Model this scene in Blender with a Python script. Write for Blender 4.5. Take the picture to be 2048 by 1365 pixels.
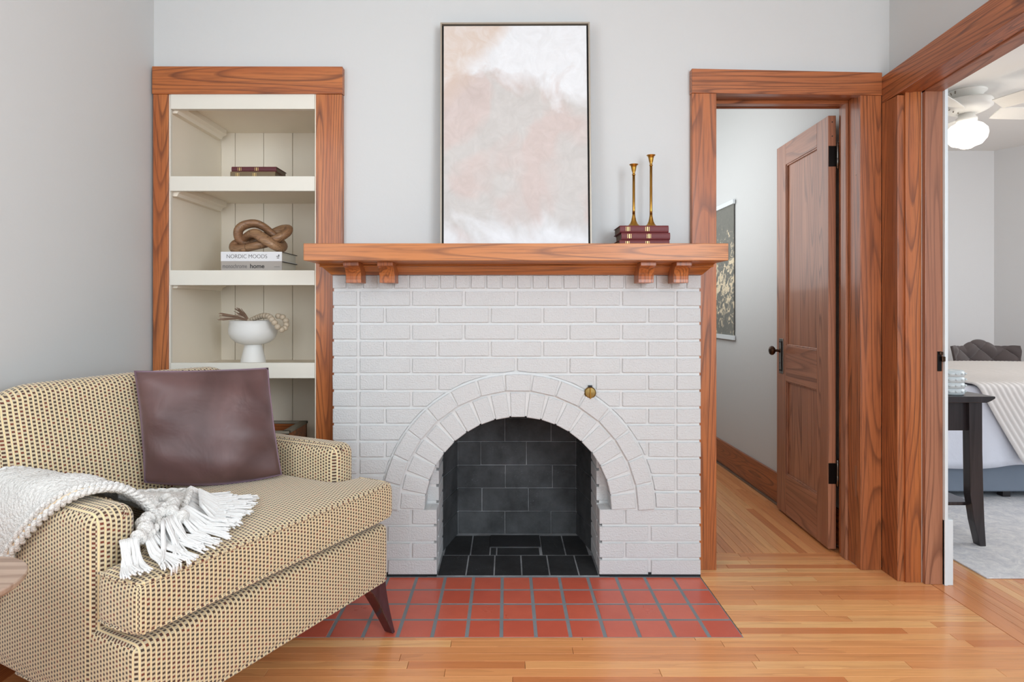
import bpy, bmesh, math, random
from mathutils import Vector, Matrix
R = random.Random(7)
PI = math.pi
C = bpy.context.scene.collection
for o in list(bpy.data.objects): bpy.data.objects.remove(o)

# ------------------------------------------------------------------ camera, light, exposure
F = 1240.0; CX = 1013.0; CY = 617.0; EYE = 1.12
cam_d = bpy.data.cameras.new('camera'); cam = bpy.data.objects.new('camera', cam_d); C.objects.link(cam)
cam.location = (0, 0, EYE); cam.rotation_euler = (PI/2, 0, 0)
cam_d.sensor_width = 36; cam_d.lens = F*36/2048
cam_d.shift_x = (1024-CX)/2048; cam_d.shift_y = -(682.5-CY)/2048
cam_d.clip_start = 0.05
bpy.context.scene.camera = cam
sc = bpy.context.scene
sc.view_settings.view_transform = 'Standard'; sc.view_settings.look = 'None'
sc.view_settings.gamma = 1; sc.view_settings.use_curve_mapping = False
sc.view_settings.exposure = -0.2
w = bpy.data.worlds.new('daylight'); sc.world = w; w.use_nodes = True
w.node_tree.nodes['Background'].inputs[0].default_value = (0.86, 0.99, 1.1, 1)
w.node_tree.nodes['Background'].inputs[1].default_value = 1.15

def area(name, loc, target, sx, sy, power, col=(1,1,1)):
    d = bpy.data.lights.new(name, 'AREA'); d.shape = 'RECTANGLE'; d.size = sx; d.size_y = sy
    d.energy = power; d.color = col
    o = bpy.data.objects.new(name, d); C.objects.link(o); o.location = loc
    o.rotation_euler = (Vector(target)-Vector(loc)).to_track_quat('-Z', 'Y').to_euler()
    return o
area('window_daylight_left', (-1.42, 0.75, 1.65), (0.6, 2.2, 1.2), 1.1, 1.4, 21, (0.93, 1.03, 1.12))
area('window_daylight_rear', (0.35, -2.2, 1.6), (-0.4, 2.6, 1.8), 2.2, 1.9, 34, (0.92, 1.03, 1.13))
area('fill_right', (1.5, -0.5, 1.7), (-1.5, 1.9, 1.8), 1.3, 1.4, 84, (0.93, 1.03, 1.12))  # added fill lamp on the right, brightens the left wall and pillow
area('hall_fill', (0.83, 4.3, 1.5), (1.6, 4.3, 1.4), 2.2, 1.9, 26, (0.97, 1.0, 1.02))  # added soft lamp by the hall's left wall, evenly lights wall and door
area('bedroom_daylight', (4.9, 3.0, 1.7), (3.0, 4.2, 0.8), 1.6, 1.4, 37, (0.95, 0.97, 1))

# ------------------------------------------------------------------ materials
MATS = {}
def srgb(r, g, b):
    f = lambda c: (c/255/12.92) if c/255 <= 0.04045 else ((c/255+0.055)/1.055)**2.4
    return (f(r), f(g), f(b), 1)
class NT:
    def __init__(s, name):
        s.m = bpy.data.materials.new(name); s.m.use_nodes = True
        s.t = s.m.node_tree; s.b = s.t.nodes['Principled BSDF']; MATS[name] = s.m
    def n(s, kind, **kw):
        x = s.t.nodes.new(kind)
        for k, v in kw.items(): setattr(x, k, v)
        return x
    def l(s, a, b): s.t.links.new(a, b)
    def val(s, sock, v):
        if hasattr(v, 'is_output'): s.l(v, sock)
        else: sock.default_value = v
    def math(s, op, a, b=None, c=None):
        x = s.n('ShaderNodeMath', operation=op); s.val(x.inputs[0], a)
        if b is not None: s.val(x.inputs[1], b)
        if c is not None: s.val(x.inputs[2], c)
        return x.outputs[0]
    def mix(s, f, a, b, mode='MIX'):
        x = s.n('ShaderNodeMix', data_type='RGBA', blend_type=mode)
        s.val(x.inputs[0], f); s.val(x.inputs[6], a); s.val(x.inputs[7], b); return x.outputs[2]
    def ramp(s, f, stops):
        x = s.n('ShaderNodeValToRGB'); s.l(f, x.inputs[0]); e = x.color_ramp.elements
        while len(e) < len(stops): e.new(0.5)
        for i, (p, c) in enumerate(stops): e[i].position = p; e[i].color = c
        return x.outputs[0]
    def coord(s, scale=(1,1,1), rnd=True, kind='Object'):
        tc = s.n('ShaderNodeTexCoord'); mp = s.n('ShaderNodeMapping')
        mp.inputs['Scale'].default_value = scale; s.l(tc.outputs[kind], mp.inputs['Vector'])
        if rnd:
            oi = s.n('ShaderNodeObjectInfo'); cb = s.n('ShaderNodeCombineXYZ')
            s.l(s.math('MULTIPLY', oi.outputs['Random'], 37.0), cb.inputs[0])
            s.l(s.math('MULTIPLY', oi.outputs['Random'], 91.0), cb.inputs[1])
            s.l(s.math('MULTIPLY', oi.outputs['Random'], 53.0), cb.inputs[2])
            s.l(cb.outputs[0], mp.inputs['Location'])
        return mp.outputs[0]
    def noise(s, vec, scale, detail=3, rough=0.5, dist=0.0):
        x = s.n('ShaderNodeTexNoise'); s.l(vec, x.inputs['Vector']); x.inputs['Scale'].default_value = scale
        x.inputs['Detail'].default_value = detail; x.inputs['Roughness'].default_value = rough
        x.inputs['Distortion'].default_value = dist; return x.outputs[0]
    def bump(s, h, strength=0.3, dist=0.002):
        x = s.n('ShaderNodeBump'); x.inputs['Strength'].default_value = strength
        x.inputs['Distance'].default_value = dist; s.l(h, x.inputs['Height']); s.l(x.outputs[0], s.b.inputs['Normal'])
    def set(s, col=None, rough=None, metal=None, coat=None, sheen=None, spec=None):
        if col is not None: s.val(s.b.inputs['Base Color'], col)
        if rough is not None: s.val(s.b.inputs['Roughness'], rough)
        if metal is not None: s.b.inputs['Metallic'].default_value = metal
        if coat is not None: s.b.inputs['Coat Weight'].default_value = coat; s.b.inputs['Coat Roughness'].default_value = 0.12
        if sheen is not None: s.b.inputs['Sheen Weight'].default_value = sheen
        if spec is not None: s.b.inputs['Specular IOR Level'].default_value = spec
        return s.m

def plain(name, col, rough=0.5, metal=0, bump=None, var=0.06, **kw):
    t = NT(name); v = t.coord(rnd=True); nz = t.noise(v, 9, 4)
    dark = tuple(c*(1-var*2) for c in col[:3])+(1,)
    t.set(t.mix(nz, dark, col), rough, metal, **kw)
    if bump: t.bump(t.noise(v, bump[0], 4), bump[1], bump[2])
    return t.m

def wood(name, axis, light, mid, dark, rough=0.4, freq=30.0, coat=0.15, cross=6.0, line=0.6, pore=0.5, along=0.42):
    t = NT(name)
    sc_ = [cross]*3; sc_[axis] = along
    v = t.coord(tuple(sc_)); n1 = t.noise(v, 1.0, 1.5, 0.4, 0.25)
    rings = t.math('FRACT', t.math('MULTIPLY', n1, freq))
    # asymmetric ring: slow rise then a thin dark late-wood line
    line_m = t.ramp(rings, [(0.0, (0,0,0,1)), (line, (0.05,0.05,0.05,1)), (0.9, (1,1,1,1)), (1.0, (0.2,0.2,0.2,1))])
    sp = [150.0]*3; sp[axis] = 5.0
    fine = t.noise(t.coord(tuple(sp)), 1.0, 3, 0.6)
    sb = [14.0]*3; sb[axis] = 1.0
    broad = t.noise(t.coord(tuple(sb)), 1.0, 3)
    base = t.mix(t.ramp(broad, [(0.3,(0,0,0,1)),(0.7,(1,1,1,1))]), mid, light)
    base = t.mix(t.math('MULTIPLY', t.math('MULTIPLY', line_m, 0.85), t.ramp(broad, [(0.2,(0.45,0.45,0.45,1)),(0.7,(1,1,1,1))])), base, dark)
    base = t.mix(t.math('MULTIPLY', t.ramp(fine, [(0.47,(0,0,0,1)),(0.68,(1,1,1,1))]), pore), base, dark)
    t.set(base, rough, coat=coat)
    t.bump(t.math('ADD', fine, t.math('MULTIPLY', line_m, -0.5)), 0.25, 0.0006)
    return t.m
OL, OM, OD = srgb(188,112,58), srgb(166,90,44), srgb(90,44,22)
RL, RM, RD = srgb(184,110,64), srgb(154,86,48), srgb(80,42,24)
for ax, nm in enumerate('xyz'):
    wood('oak_'+nm, ax, OL, OM, OD)
    wood('oak_red_'+nm, ax, RL, RM, RD, rough=0.36)
    wood('door_wood_'+nm, ax, srgb(176,120,90), srgb(154,98,70), srgb(108,64,44), rough=0.4, freq=20, coat=0.25, pore=0.35)
wood('mantel_oak', 0, srgb(202,132,72), srgb(184,110,54), srgb(104,58,34), rough=0.42, freq=22, coat=0.08, cross=6, line=0.72, along=0.2)
wood('knot_wood', 0, srgb(168,132,96), srgb(138,100,70), srgb(84,56,38), rough=0.5, coat=0.1, cross=16, freq=14)
wood('table_walnut', 0, srgb(188,164,146), srgb(170,144,126), srgb(134,108,92), rough=0.5, coat=0.05, cross=8, freq=12, pore=0.3)
wood('dark_stain_wood', 2, srgb(50,42,44), srgb(40,33,35), srgb(24,19,20), rough=0.35, coat=0.3, freq=10)
wood('espresso_wood', 2, srgb(74,46,52), srgb(58,34,40), srgb(28,14,15), rough=0.25, coat=0.6, freq=8)

def plank_mat(name, axis):
    t = NT(name)
    oi = t.n('ShaderNodeObjectInfo')
    tone = t.ramp(oi.outputs['Random'], [(0, srgb(240,186,124)), (0.2, srgb(228,156,98)), (0.4, srgb(236,174,112)), (0.6, srgb(208,130,78)), (0.8, srgb(230,162,104)),
                                         (1, srgb(214,138,84))])
    s1 = [11.0]*3; s1[axis] = 0.8
    n1 = t.noise(t.coord(tuple(s1)), 1.0, 3, 0.55, 0.4)
    rg = t.math('FRACT', t.math('MULTIPLY', n1, 5.0))
    ln = t.ramp(rg, [(0,(0,0,0,1)),(0.6,(0.1,0.1,0.1,1)),(1,(1,1,1,1))])
    s2 = [220.0]*3; s2[axis] = 6.0
    fn = t.noise(t.coord(tuple(s2)), 1.0, 2)
    c = t.mix(t.math('MULTIPLY', ln, 0.3), tone, srgb(176,110,70))
    c = t.mix(t.math('MULTIPLY', t.ramp(fn, [(0.5,(0,0,0,1)),(0.8,(1,1,1,1))]), 0.25), c, srgb(140,84,50))
    t.set(c, 0.27, coat=0.35); t.bump(fn, 0.1, 0.0004)
    return t.m
plank_mat('plank_x', 0); plank_mat('plank_y', 1)

def plaster(name, col):
    t = NT(name); v = t.coord(rnd=False)
    t.set(t.mix(t.noise(v, 1.2, 3), tuple(c*0.97 for c in col[:3])+(1,), col), 0.62, spec=0.3)
    t.bump(t.math('ADD', t.noise(v, 45, 3, 0.6), t.math('MULTIPLY', t.noise(v, 9, 2), 1.2)), 0.22, 0.002)
    return t.m
plaster('wall_paint', srgb(206,207,206)); plaster('ceiling_paint', srgb(236,235,232))
plaster('bedroom_paint', srgb(224,224,224))
plain('cream_paint', srgb(224,220,208), 0.45, bump=(30, 0.1, 0.001), var=0.02)
plain('alcove_paint', srgb(240,229,211), 0.5, bump=(30, 0.1, 0.001), var=0.02)
plain('trim_white', srgb(222,228,230), 0.4, var=0.02)

def brick_paint(name, col, strength):
    t = NT(name); v = t.coord(rnd=False)
    t.set(t.mix(t.noise(v, 6, 3), tuple(c*0.94 for c in col[:3])+(1,), col), 0.5, spec=0.35)
    sx = t.coord((40,40,120), rnd=False)
    t.bump(t.math('ADD', t.noise(sx, 1.4, 5, 0.7), t.noise(v, 160, 2)), strength, 0.0035)
    return t.m
brick_paint('brick_paint', srgb(207,208,208), 0.7); brick_paint('mortar_paint', srgb(216,216,215), 0.35)
def soot(name, a, b, spec):
    t = NT(name); v = t.coord(rnd=False)
    n = t.noise(v, 5, 5, 0.65); c = t.mix(t.ramp(n, [(0.3,(0,0,0,1)),(0.72,(1,1,1,1))]), a, b)
    sp = t.ramp(t.noise(v, 220, 2, 0.5), [(0.66,(0,0,0,1)),(0.76,(1,1,1,1))])
    mk = t.ramp(t.noise(v, 9, 3), [(0.48,(0,0,0,1)),(0.62,(1,1,1,1))])
    c = t.mix(t.math('MULTIPLY', t.math('MULTIPLY', sp, mk), spec), c, srgb(150,152,155))
    t.set(c, 0.75); t.bump(t.noise(v, 60, 5, 0.7), 0.4, 0.003); return t.m
soot('firebrick_soot', srgb(36,38,39), srgb(86,88,90), 0.6); soot('floor_soot', srgb(18,18,19), srgb(48,49,51), 1.0)
soot('soot_mortar', srgb(84,86,88), srgb(168,170,172), 0.4); soot('iron', srgb(18,18,20), srgb(36,37,40), 0.1)

def tile_mat():
    t = NT('quarry_tile'); oi = t.n('ShaderNodeObjectInfo'); v = t.coord(rnd=True)
    tone = t.ramp(oi.outputs['Random'], [(0, srgb(206,96,72)), (0.5, srgb(218,110,84)), (1, srgb(202,90,70))])
    c = t.mix(t.math('MULTIPLY', t.noise(v, 14, 4), 0.5), tone, srgb(168,72,58))
    sp = t.ramp(t.noise(v, 120, 2), [(0.72,(0,0,0,1)),(0.78,(1,1,1,1))])
    c = t.mix(t.math('MULTIPLY', sp, 0.3), c, srgb(214,170,150))
    t.set(c, t.math('MULTIPLY_ADD', t.noise(v, 8, 3), 0.3, 0.18), coat=0.15); t.bump(t.noise(v, 40, 3), 0.12, 0.001)
tile_mat()
plain('tile_grout', srgb(136,142,146), 0.8, bump=(180, 0.5, 0.002), var=0.15)
plain('dark_gap', srgb(34,24,18), 0.9)
plain('brass', srgb(188,142,66), 0.28, 1.0, var=0.1); plain('aged_brass', srgb(150,126,78), 0.35, 1.0, var=0.2)
plain('bronze', srgb(84,62,48), 0.35, 1.0, var=0.2); plain('dark_metal', srgb(42,38,36), 0.35, 0.9, var=0.2)
plain('plate_metal', srgb(150,146,140), 0.3, 1.0, var=0.2)
plain('champagne_frame', srgb(176,166,152), 0.4, 0.4); plain('black_gap', srgb(14,14,16), 0.6)
plain('book_maroon', srgb(112,44,46), 0.55, bump=(300, 0.2, 0.0005), var=0.1)
plain('book_maroon_dark', srgb(92,34,40), 0.55, bump=(300, 0.2, 0.0005), var=0.1)
plain('book_tan', srgb(128,108,80), 0.6, var=0.15); plain('gilt', srgb(206,176,116), 0.4, 0.5)
plain('page_aged', srgb(112,96,80), 0.8, var=0.2); plain('page_white', srgb(216,212,200), 0.8)
plain('book_white', srgb(226,226,228), 0.45); plain('book_grey', srgb(166,158,150), 0.5)
plain('ink_grey', srgb(96,92,92), 0.6); plain('ink_dark', srgb(34,32,32), 0.6)
plain('ceramic_white', srgb(232,230,226), 0.55, bump=(40, 0.25, 0.002), var=0.02)
plain('bead_wood', srgb(206,188,164), 0.55, var=0.1); plain('jute', srgb(160,128,106), 0.85, bump=(200, 0.4, 0.001), var=0.15)
plain('bed_linen', srgb(232,234,244), 0.8, bump=(14, 0.5, 0.01), var=0.02)
plain('coverlet', srgb(236,231,227), 0.85, bump=(200, 0.3, 0.001), var=0.03)
plain('bed_base_fabric', srgb(132,142,156), 0.85, bump=(300, 0.3, 0.001))
plain('chair_velvet', srgb(84,72,70), 0.75, sheen=0.5, var=0.1)
plain('fan_white', srgb(234,232,226), 0.4, var=0.02); plain('jar_white', srgb(214,222,224), 0.25, var=0.03)
plain('box_paint', srgb(150,142,126), 0.6)
def yarn():
    t = NT('cream_yarn'); v = t.coord(rnd=False)
    vo = t.n('ShaderNodeTexVoronoi'); t.l(v, vo.inputs['Vector']); vo.inputs['Scale'].default_value = 95
    t.set(t.mix(t.noise(v, 8, 3), srgb(218,214,208), srgb(232,229,224)), 0.9, sheen=0.3)
    t.bump(t.math('ADD', t.math('MULTIPLY', vo.outputs['Distance'], -1.0), t.noise(v, 260, 2)), 0.9, 0.006)
yarn()
t_ = NT('tassel_yarn'); t_v = t_.coord(rnd=False); t_.set(srgb(226,224,221), 0.9, sheen=0.2); t_.bump(t_.noise(t_v, 350, 3), 0.5, 0.002)
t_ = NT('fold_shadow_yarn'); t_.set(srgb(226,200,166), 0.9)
def satin():
    t = NT('satin_mauve'); v = t.coord(rnd=False)
    n = t.noise(v, 5, 3, 0.5, 0.6)
    t.set(t.mix(t.ramp(n, [(0.35,(0,0,0,1)),(0.7,(1,1,1,1))]), srgb(80,56,54), srgb(106,78,76)), 0.46, sheen=0.45)
    t.b.inputs['Sheen Tint'].default_value = srgb(200,170,200); t.b.inputs['Sheen Roughness'].default_value = 0.35
    t.bump(t.math('ADD', t.noise(v, 9, 3, 0.5, 0.8), t.math('MULTIPLY', t.noise(v, 30, 2), 0.1)), 0.22, 0.02)
satin()
def weave():
    t = NT('woven_upholstery')
    uv = t.n('ShaderNodeUVMap'); sp = t.n('ShaderNodeSeparateXYZ'); t.l(uv.outputs[0], sp.inputs[0])
    P = 0.0120
    u = t.math('DIVIDE', sp.outputs[0], P); col = t.math('FLOOR', u)
    par = t.math('MULTIPLY', t.math('MODULO', t.math('ABSOLUTE', col), 2.0), 0.5)
    vv = t.math('ADD', t.math('DIVIDE', sp.outputs[1], P*0.88), par)
    fu = t.math('ABSOLUTE', t.math('SUBTRACT', t.math('FRACT', u), 0.5))
    fv = t.math('ABSOLUTE', t.math('SUBTRACT', t.math('FRACT', vv), 0.5))
    dot = t.math('MULTIPLY', t.math('LESS_THAN', fu, 0.28), t.math('LESS_THAN', fv, 0.26))
    stripe = t.math('GREATER_THAN', fu, 0.40)
    cell = t.n('ShaderNodeCombineXYZ'); t.l(col, cell.inputs[0]); t.l(t.math('FLOOR', vv), cell.inputs[1])
    wn = t.n('ShaderNodeTexWhiteNoise'); t.l(cell.outputs[0], wn.inputs['Vector'])
    dark = t.ramp(wn.outputs['Value'], [(0.0, srgb(78,50,32)), (0.5, srgb(60,48,36)), (0.8, srgb(88,42,28)), (1, srgb(116,56,34))])
    base = t.mix(t.noise(t.coord(rnd=False), 500, 1), srgb(206,183,146), srgb(180,174,152))
    c = t.mix(stripe, base, srgb(226,201,152)); c = t.mix(dot, c, dark)
    t.set(c, 0.9, sheen=0.25)
    h = t.math('ADD', t.math('MULTIPLY', dot, -1.0), t.math('MULTIPLY', stripe, 0.6)); t.bump(h, 0.4, 0.0012)
weave()
def painting_mat():
    t = NT('abstract_painting'); v = t.coord(rnd=False)
    tc = t.n('ShaderNodeTexCoord'); sp = t.n('ShaderNodeSeparateXYZ'); t.l(tc.outputs['Object'], sp.inputs[0])
    n1 = t.noise(v, 4.2, 4, 0.55, 0.7); n2 = t.noise(v, 2.6, 3, 0.5, 0.4); n3 = t.noise(v, 14, 5, 0.65, 1.4)
    blush = t.mix(n3, srgb(216,203,199), srgb(184,170,164)); grey = t.mix(n3, srgb(212,209,206), srgb(180,176,172))
    white = t.mix(n3, srgb(236,239,242), srgb(212,213,214)); tan = srgb(206,184,166)
    c = t.mix(t.ramp(n2, [(0.46,(0,0,0,1)),(0.54,(1,1,1,1))]), grey, blush)
    # a bare white sky-like patch across the upper middle, tan strokes in the upper left corner
    zz = t.math('ADD', sp.outputs[2], t.math('MULTIPLY', t.math('SUBTRACT', n1, 0.5), 0.7))
    up = t.ramp(t.math('MULTIPLY', t.math('SUBTRACT', zz, 0.66), 9.0), [(0,(0,0,0,1)),(1,(1,1,1,1))])
    c = t.mix(up, c, white)
    low = t.ramp(t.math('MULTIPLY', t.math('SUBTRACT', 0.13, t.math('ADD', sp.outputs[2], t.math('MULTIPLY', t.math('SUBTRACT', n1, 0.5), 0.4))), 9.0), [(0,(0,0,0,1)),(1,(1,1,1,1))])
    c = t.mix(low, c, white)
    corner = t.math('ADD', t.math('MULTIPLY', t.math('ADD', sp.outputs[0], t.math('MULTIPLY', n1, 0.25)), -1.0), t.math('MULTIPLY', sp.outputs[2], 0.9))
    cm = t.ramp(t.math('MULTIPLY', t.math('SUBTRACT', corner, 0.70), 8.0), [(0,(0,0,0,1)),(1,(1,1,1,1))])
    c = t.mix(t.math('MULTIPLY', cm, t.math('MULTIPLY_ADD', n3, 0.8, 0.3)), c, tan)
    t.set(c, 0.6); t.bump(n3, 0.25, 0.003)
painting_mat()
def scroll_mat():
    t = NT('floral_print'); v = t.coord(rnd=False)
    tc = t.n('ShaderNodeTexCoord'); sp = t.n('ShaderNodeSeparateXYZ'); t.l(tc.outputs['Object'], sp.inputs[0])
    n = t.noise(v, 7, 5, 0.7, 0.8); n2 = t.noise(v, 16, 5, 0.75, 1.0)
    bg = t.mix(n2, srgb(96,98,92), srgb(136,134,126))
    band = t.math('SUBTRACT', 1.0, t.math('MULTIPLY', t.math('ABSOLUTE', t.math('SUBTRACT', sp.outputs[2], -0.11)), 3.2))
    f = t.ramp(t.math('MULTIPLY', t.math('ADD', n2, t.math('MULTIPLY', band, 0.12)), 1.0), [(0.585,(0,0,0,1)),(0.615,(1,1,1,1))])
    t.set(t.mix(f, bg, srgb(222,206,176)), 0.8)
scroll_mat()
def rug_mat():
    t = NT('pale_rug'); v = t.coord(rnd=False); n = t.noise(v, 16, 6, 0.8, 1.0)
    t.set(t.mix(t.ramp(n, [(0.40,(0,0,0,1)),(0.65,(1,1,1,1))]), srgb(206,206,210), srgb(240,238,236)), 0.95)
    t.bump(t.noise(v, 400, 2), 0.6, 0.003)
rug_mat()
g = NT('lamp_glass'); g.set(srgb(255,250,240), 0.3); g.b.inputs['Emission Color'].default_value = (1, 0.93, 0.82, 1); g.b.inputs['Emission Strength'].default_value = 2.2

# ------------------------------------------------------------------ mesh helpers
class MB:
    def __init__(s): s.v = []; s.f = []; s.mi = []; s.m = 0
    def add(s, vs, fs):
        b = len(s.v); s.v += [tuple(v) for v in vs]
        for f in fs: s.f.append([b+i for i in f]); s.mi.append(s.m)
        return s
    def box(s, x0, x1, y0, y1, z0, z1):
        vs = [(x, y, z) for x in (x0, x1) for y in (y0, y1) for z in (z0, z1)]
        return s.add(vs, [(0,1,3,2),(4,6,7,5),(0,4,5,1),(2,3,7,6),(0,2,6,4),(1,5,7,3)])
    def hexa(s, a, b):   # a, b: two quads (4 points each, same order)
        return s.add(list(a)+list(b), [(0,1,2,3),(7,6,5,4),(0,4,5,1),(1,5,6,2),(2,6,7,3),(3,7,4,0)])
    def prism(s, pts, y0, y1):   # polygon in XZ extruded along Y
        n = len(pts)
        vs = [(p[0], y0, p[1]) for p in pts]+[(p[0], y1, p[1]) for p in pts]
        return s.add(vs, [tuple(range(n)), tuple(range(2*n-1, n-1, -1))]+[(i, i+n, (i+1)%n+n, (i+1)%n) for i in range(n)])
    def prism_x(s, pts, x0, x1):  # polygon in YZ extruded along X
        n = len(pts)
        vs = [(x0, p[0], p[1]) for p in pts]+[(x1, p[0], p[1]) for p in pts]
        return s.add(vs, [tuple(range(n)), tuple(range(2*n-1, n-1, -1))]+[(i, i+n, (i+1)%n+n, (i+1)%n) for i in range(n)])
    def lathe(s, prof, c=(0,0,0), seg=32, axis='z', sx=1, sy=1):
        n = len(prof); vs = []
        for k in range(seg):
            a = 2*PI*k/seg
            for r, h in prof:
                p = (r*math.cos(a)*sx, r*math.sin(a)*sy, h)
                if axis == 'x': p = (p[2], p[0], p[1])
                if axis == 'y': p = (p[0], p[2], p[1])
                vs.append((p[0]+c[0], p[1]+c[1], p[2]+c[2]))
        fs = []
        for k in range(seg):
            k2 = (k+1) % seg
            for i in range(n-1): fs.append((k*n+i, k2*n+i, k2*n+i+1, k*n+i+1))
        if prof[0][0] > 1e-5: fs.append(tuple(k*n for k in range(seg))[::-1])
        if prof[-1][0] > 1e-5: fs.append(tuple(k*n+n-1 for k in range(seg)))
        return s.add(vs, fs)
    def tube(s, path, rad, seg=8, closed=False, flat=None, cap=True):
        P = [Vector(p) for p in path]; n = len(P); up = Vector((0,0,1)); vs = []; prev = None
        for i in range(n):
            a = P[(i-1) % n] if (closed or i > 0) else P[i]; b = P[(i+1) % n] if (closed or i < n-1) else P[i]
            t = (b-a).normalized() if (b-a).length > 1e-9 else Vector((0,0,1))
            if prev is None:
                ref = up if abs(t.dot(up)) < 0.9 else Vector((1,0,0)); nr = (ref-t*t.dot(ref)).normalized()
            else: nr = (prev-t*t.dot(prev)).normalized()
            prev = nr; bi = t.cross(nr); r = rad[i] if hasattr(rad, '__len__') else rad
            fl = flat if flat else (1, 1)
            for k in range(seg):
                an = 2*PI*k/seg; vs.append(P[i]+nr*(r*math.cos(an)*fl[0])+bi*(r*math.sin(an)*fl[1]))
        fs = []
        for i in range(n if closed else n-1):
            j = (i+1) % n
            for k in range(seg): fs.append((i*seg+k, i*seg+(k+1)%seg, j*seg+(k+1)%seg, j*seg+k))
        if not closed and cap: fs.append(tuple(range(seg))[::-1]); fs.append(tuple((n-1)*seg+k for k in range(seg)))
        return s.add(vs, fs)
    def grid(s, nu, nv, fn, closed_u=False):
        vs = [fn(i/(nu if closed_u else nu-1), j/(nv-1)) for i in range(nu) for j in range(nv)]
        fs = []
        for i in range(nu if closed_u else nu-1):
            for j in range(nv-1): a = i*nv+j; b = ((i+1) % nu)*nv+j; fs.append((a, b, b+1, a+1))
        return s.add(vs, fs)
    def build(s, name, mat, parent=None, smooth=False, bevel=0, bseg=2, sub=0, boxuv=False, solid=0, kind=None, label=None):
        me = bpy.data.meshes.new(name)
        off = Vector(parent['_o']) if (parent is not None and '_o' in parent) else Vector((0,0,0))
        me.from_pydata([tuple(Vector(v)-off) for v in s.v], [], s.f)
        for m in (mat if isinstance(mat, (list, tuple)) else [mat]): me.materials.append(MATS[m])
        me.polygons.foreach_set('material_index', s.mi)
        bm = bmesh.new(); bm.from_mesh(me); bmesh.ops.remove_doubles(bm, verts=bm.verts, dist=1e-6)
        bmesh.ops.recalc_face_normals(bm, faces=bm.faces); bm.to_mesh(me); bm.free()
        if boxuv:
            uv = me.uv_layers.new(name='UVMap')
            for p in me.polygons:
                nx, ny, nz = (abs(c) for c in p.normal)
                for li in p.loop_indices:
                    c = me.vertices[me.loops[li].vertex_index].co
                    uv.data[li].uv = (c.x, c.y) if (nz > nx and nz > ny) else ((c.x, c.z) if ny > nx else (c.y, c.z))
        if smooth: me.polygons.foreach_set('use_smooth', [True]*len(me.polygons))
        o = bpy.data.objects.new(name, me); C.objects.link(o)
        if parent is not None: o.parent = parent
        if solid:
            m = o.modifiers.new('solid', 'SOLIDIFY'); m.thickness = solid; m.offset = -1
        if bevel:
            m = o.modifiers.new('bevel', 'BEVEL'); m.width = bevel; m.segments = bseg; m.limit_method = 'ANGLE'; m.angle_limit = 0.6
            m.harden_normals = False
        if sub:
            m = o.modifiers.new('sub', 'SUBSURF'); m.levels = sub; m.render_levels = sub
        if kind: o['kind'] = kind
        if label: o['label'] = label
        return o
def B(*a): return MB().box(*a)
def thing(name, label, cat, loc, rotz=0, group=None):
    o = bpy.data.objects.new(name, None); C.objects.link(o); o.empty_display_size = 0.05
    o.location = loc; o.rotation_euler = (0, 0, rotz); o['label'] = label; o['category'] = cat
    if group: o['group'] = group
    if not rotz: o['_o'] = list(loc)
    return o
def struct(o): o['kind'] = 'structure'; return o
def sx(loc):
    o = bpy.data.objects.new(loc, None); C.objects.link(o); o.empty_display_size = 0.05; o['kind'] = 'structure'; return o
def text(name, body, size, loc, mat, parent, width=None, bold=0.0):
    cu = bpy.data.curves.new(name, 'FONT'); cu.body = body; cu.size = size; cu.extrude = 0.0003; cu.align_x = 'CENTER'; cu.align_y = 'CENTER'; cu.offset = bold
    t = bpy.data.objects.new(name, cu); C.objects.link(t); bpy.context.view_layer.update()
    dg = bpy.context.evaluated_depsgraph_get(); me = bpy.data.meshes.new_from_object(t.evaluated_get(dg))
    bpy.data.objects.remove(t)
    xs = [v.co.x for v in me.vertices]; ww = max(xs)-min(xs); k = (width/ww) if width else 1; cx = (max(xs)+min(xs))/2
    off = Vector(parent['_o'])
    for v in me.vertices:
        x, y, z = v.co; v.co = Vector(((x-cx)*k+loc[0], loc[1]-z, y+loc[2]))-off
    me.materials.clear(); me.materials.append(MATS[mat])
    o = bpy.data.objects.new(name, me); C.objects.link(o); o.parent = parent; return o

YF, YC, YW = 2.58, 2.65, 2.68      # brick face, casing face, plaster face
XL, XR = -1.524, 1.655
CEIL = 2.62

# ------------------------------------------------------------------ room shell
m = MB()
for a in [(XL, -1.48, 0, CEIL), (-1.48, -0.81, 2.07, CEIL), (-0.81, -0.34, 0, CEIL), (-0.34, 0.44, 0.76, CEIL), (0.44, 0.8975, 0, CEIL),
          (0.8975, 1.52, 2.06, CEIL), (1.52, XR, 0, CEIL)]:
    m.box(a[0], a[1], YW, 2.83, a[2], a[3])
struct(m.build('wall_back', 'wall_paint'))
struct(B(XL-0.12, XL, -2.5, 2.83, 0, CEIL).build('wall_left', 'wall_paint'))
m = MB().box(XR, 1.77, 2.533, 2.83, 0, CEIL).box(XR, 1.77, 0.6, 2.533, 2.06, CEIL).box(XR, 1.77, -2.5, 0.6, 0, CEIL)
struct(m.build('wall_right', 'wall_paint'))
m = MB().hexa([(1.568, 2.83, 0), (1.568, 2.83, CEIL), (1.74, 2.83, CEIL), (1.74, 2.83, 0)], [(1.532, 5.6, 0), (1.532, 5.6, CEIL), (1.74, 5.6, CEIL), (1.74, 5.6, 0)])
m.box(0.72, 0.80, 2.83, 5.6, 0, CEIL).box(0.72, 1.6, 5.6, 5.7, 0, CEIL)
struct(m.build('wall_hall', 'wall_paint'))
m = MB().box(1.74, 1.77, 2.83, 5.9, 0, CEIL).box(1.74, 4.64, 5.9, 6.0, 0, CEIL)
d = Vector((0.088, -0.162)).normalized(); e = Vector((4.64, 5.9))+d*3.2
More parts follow.
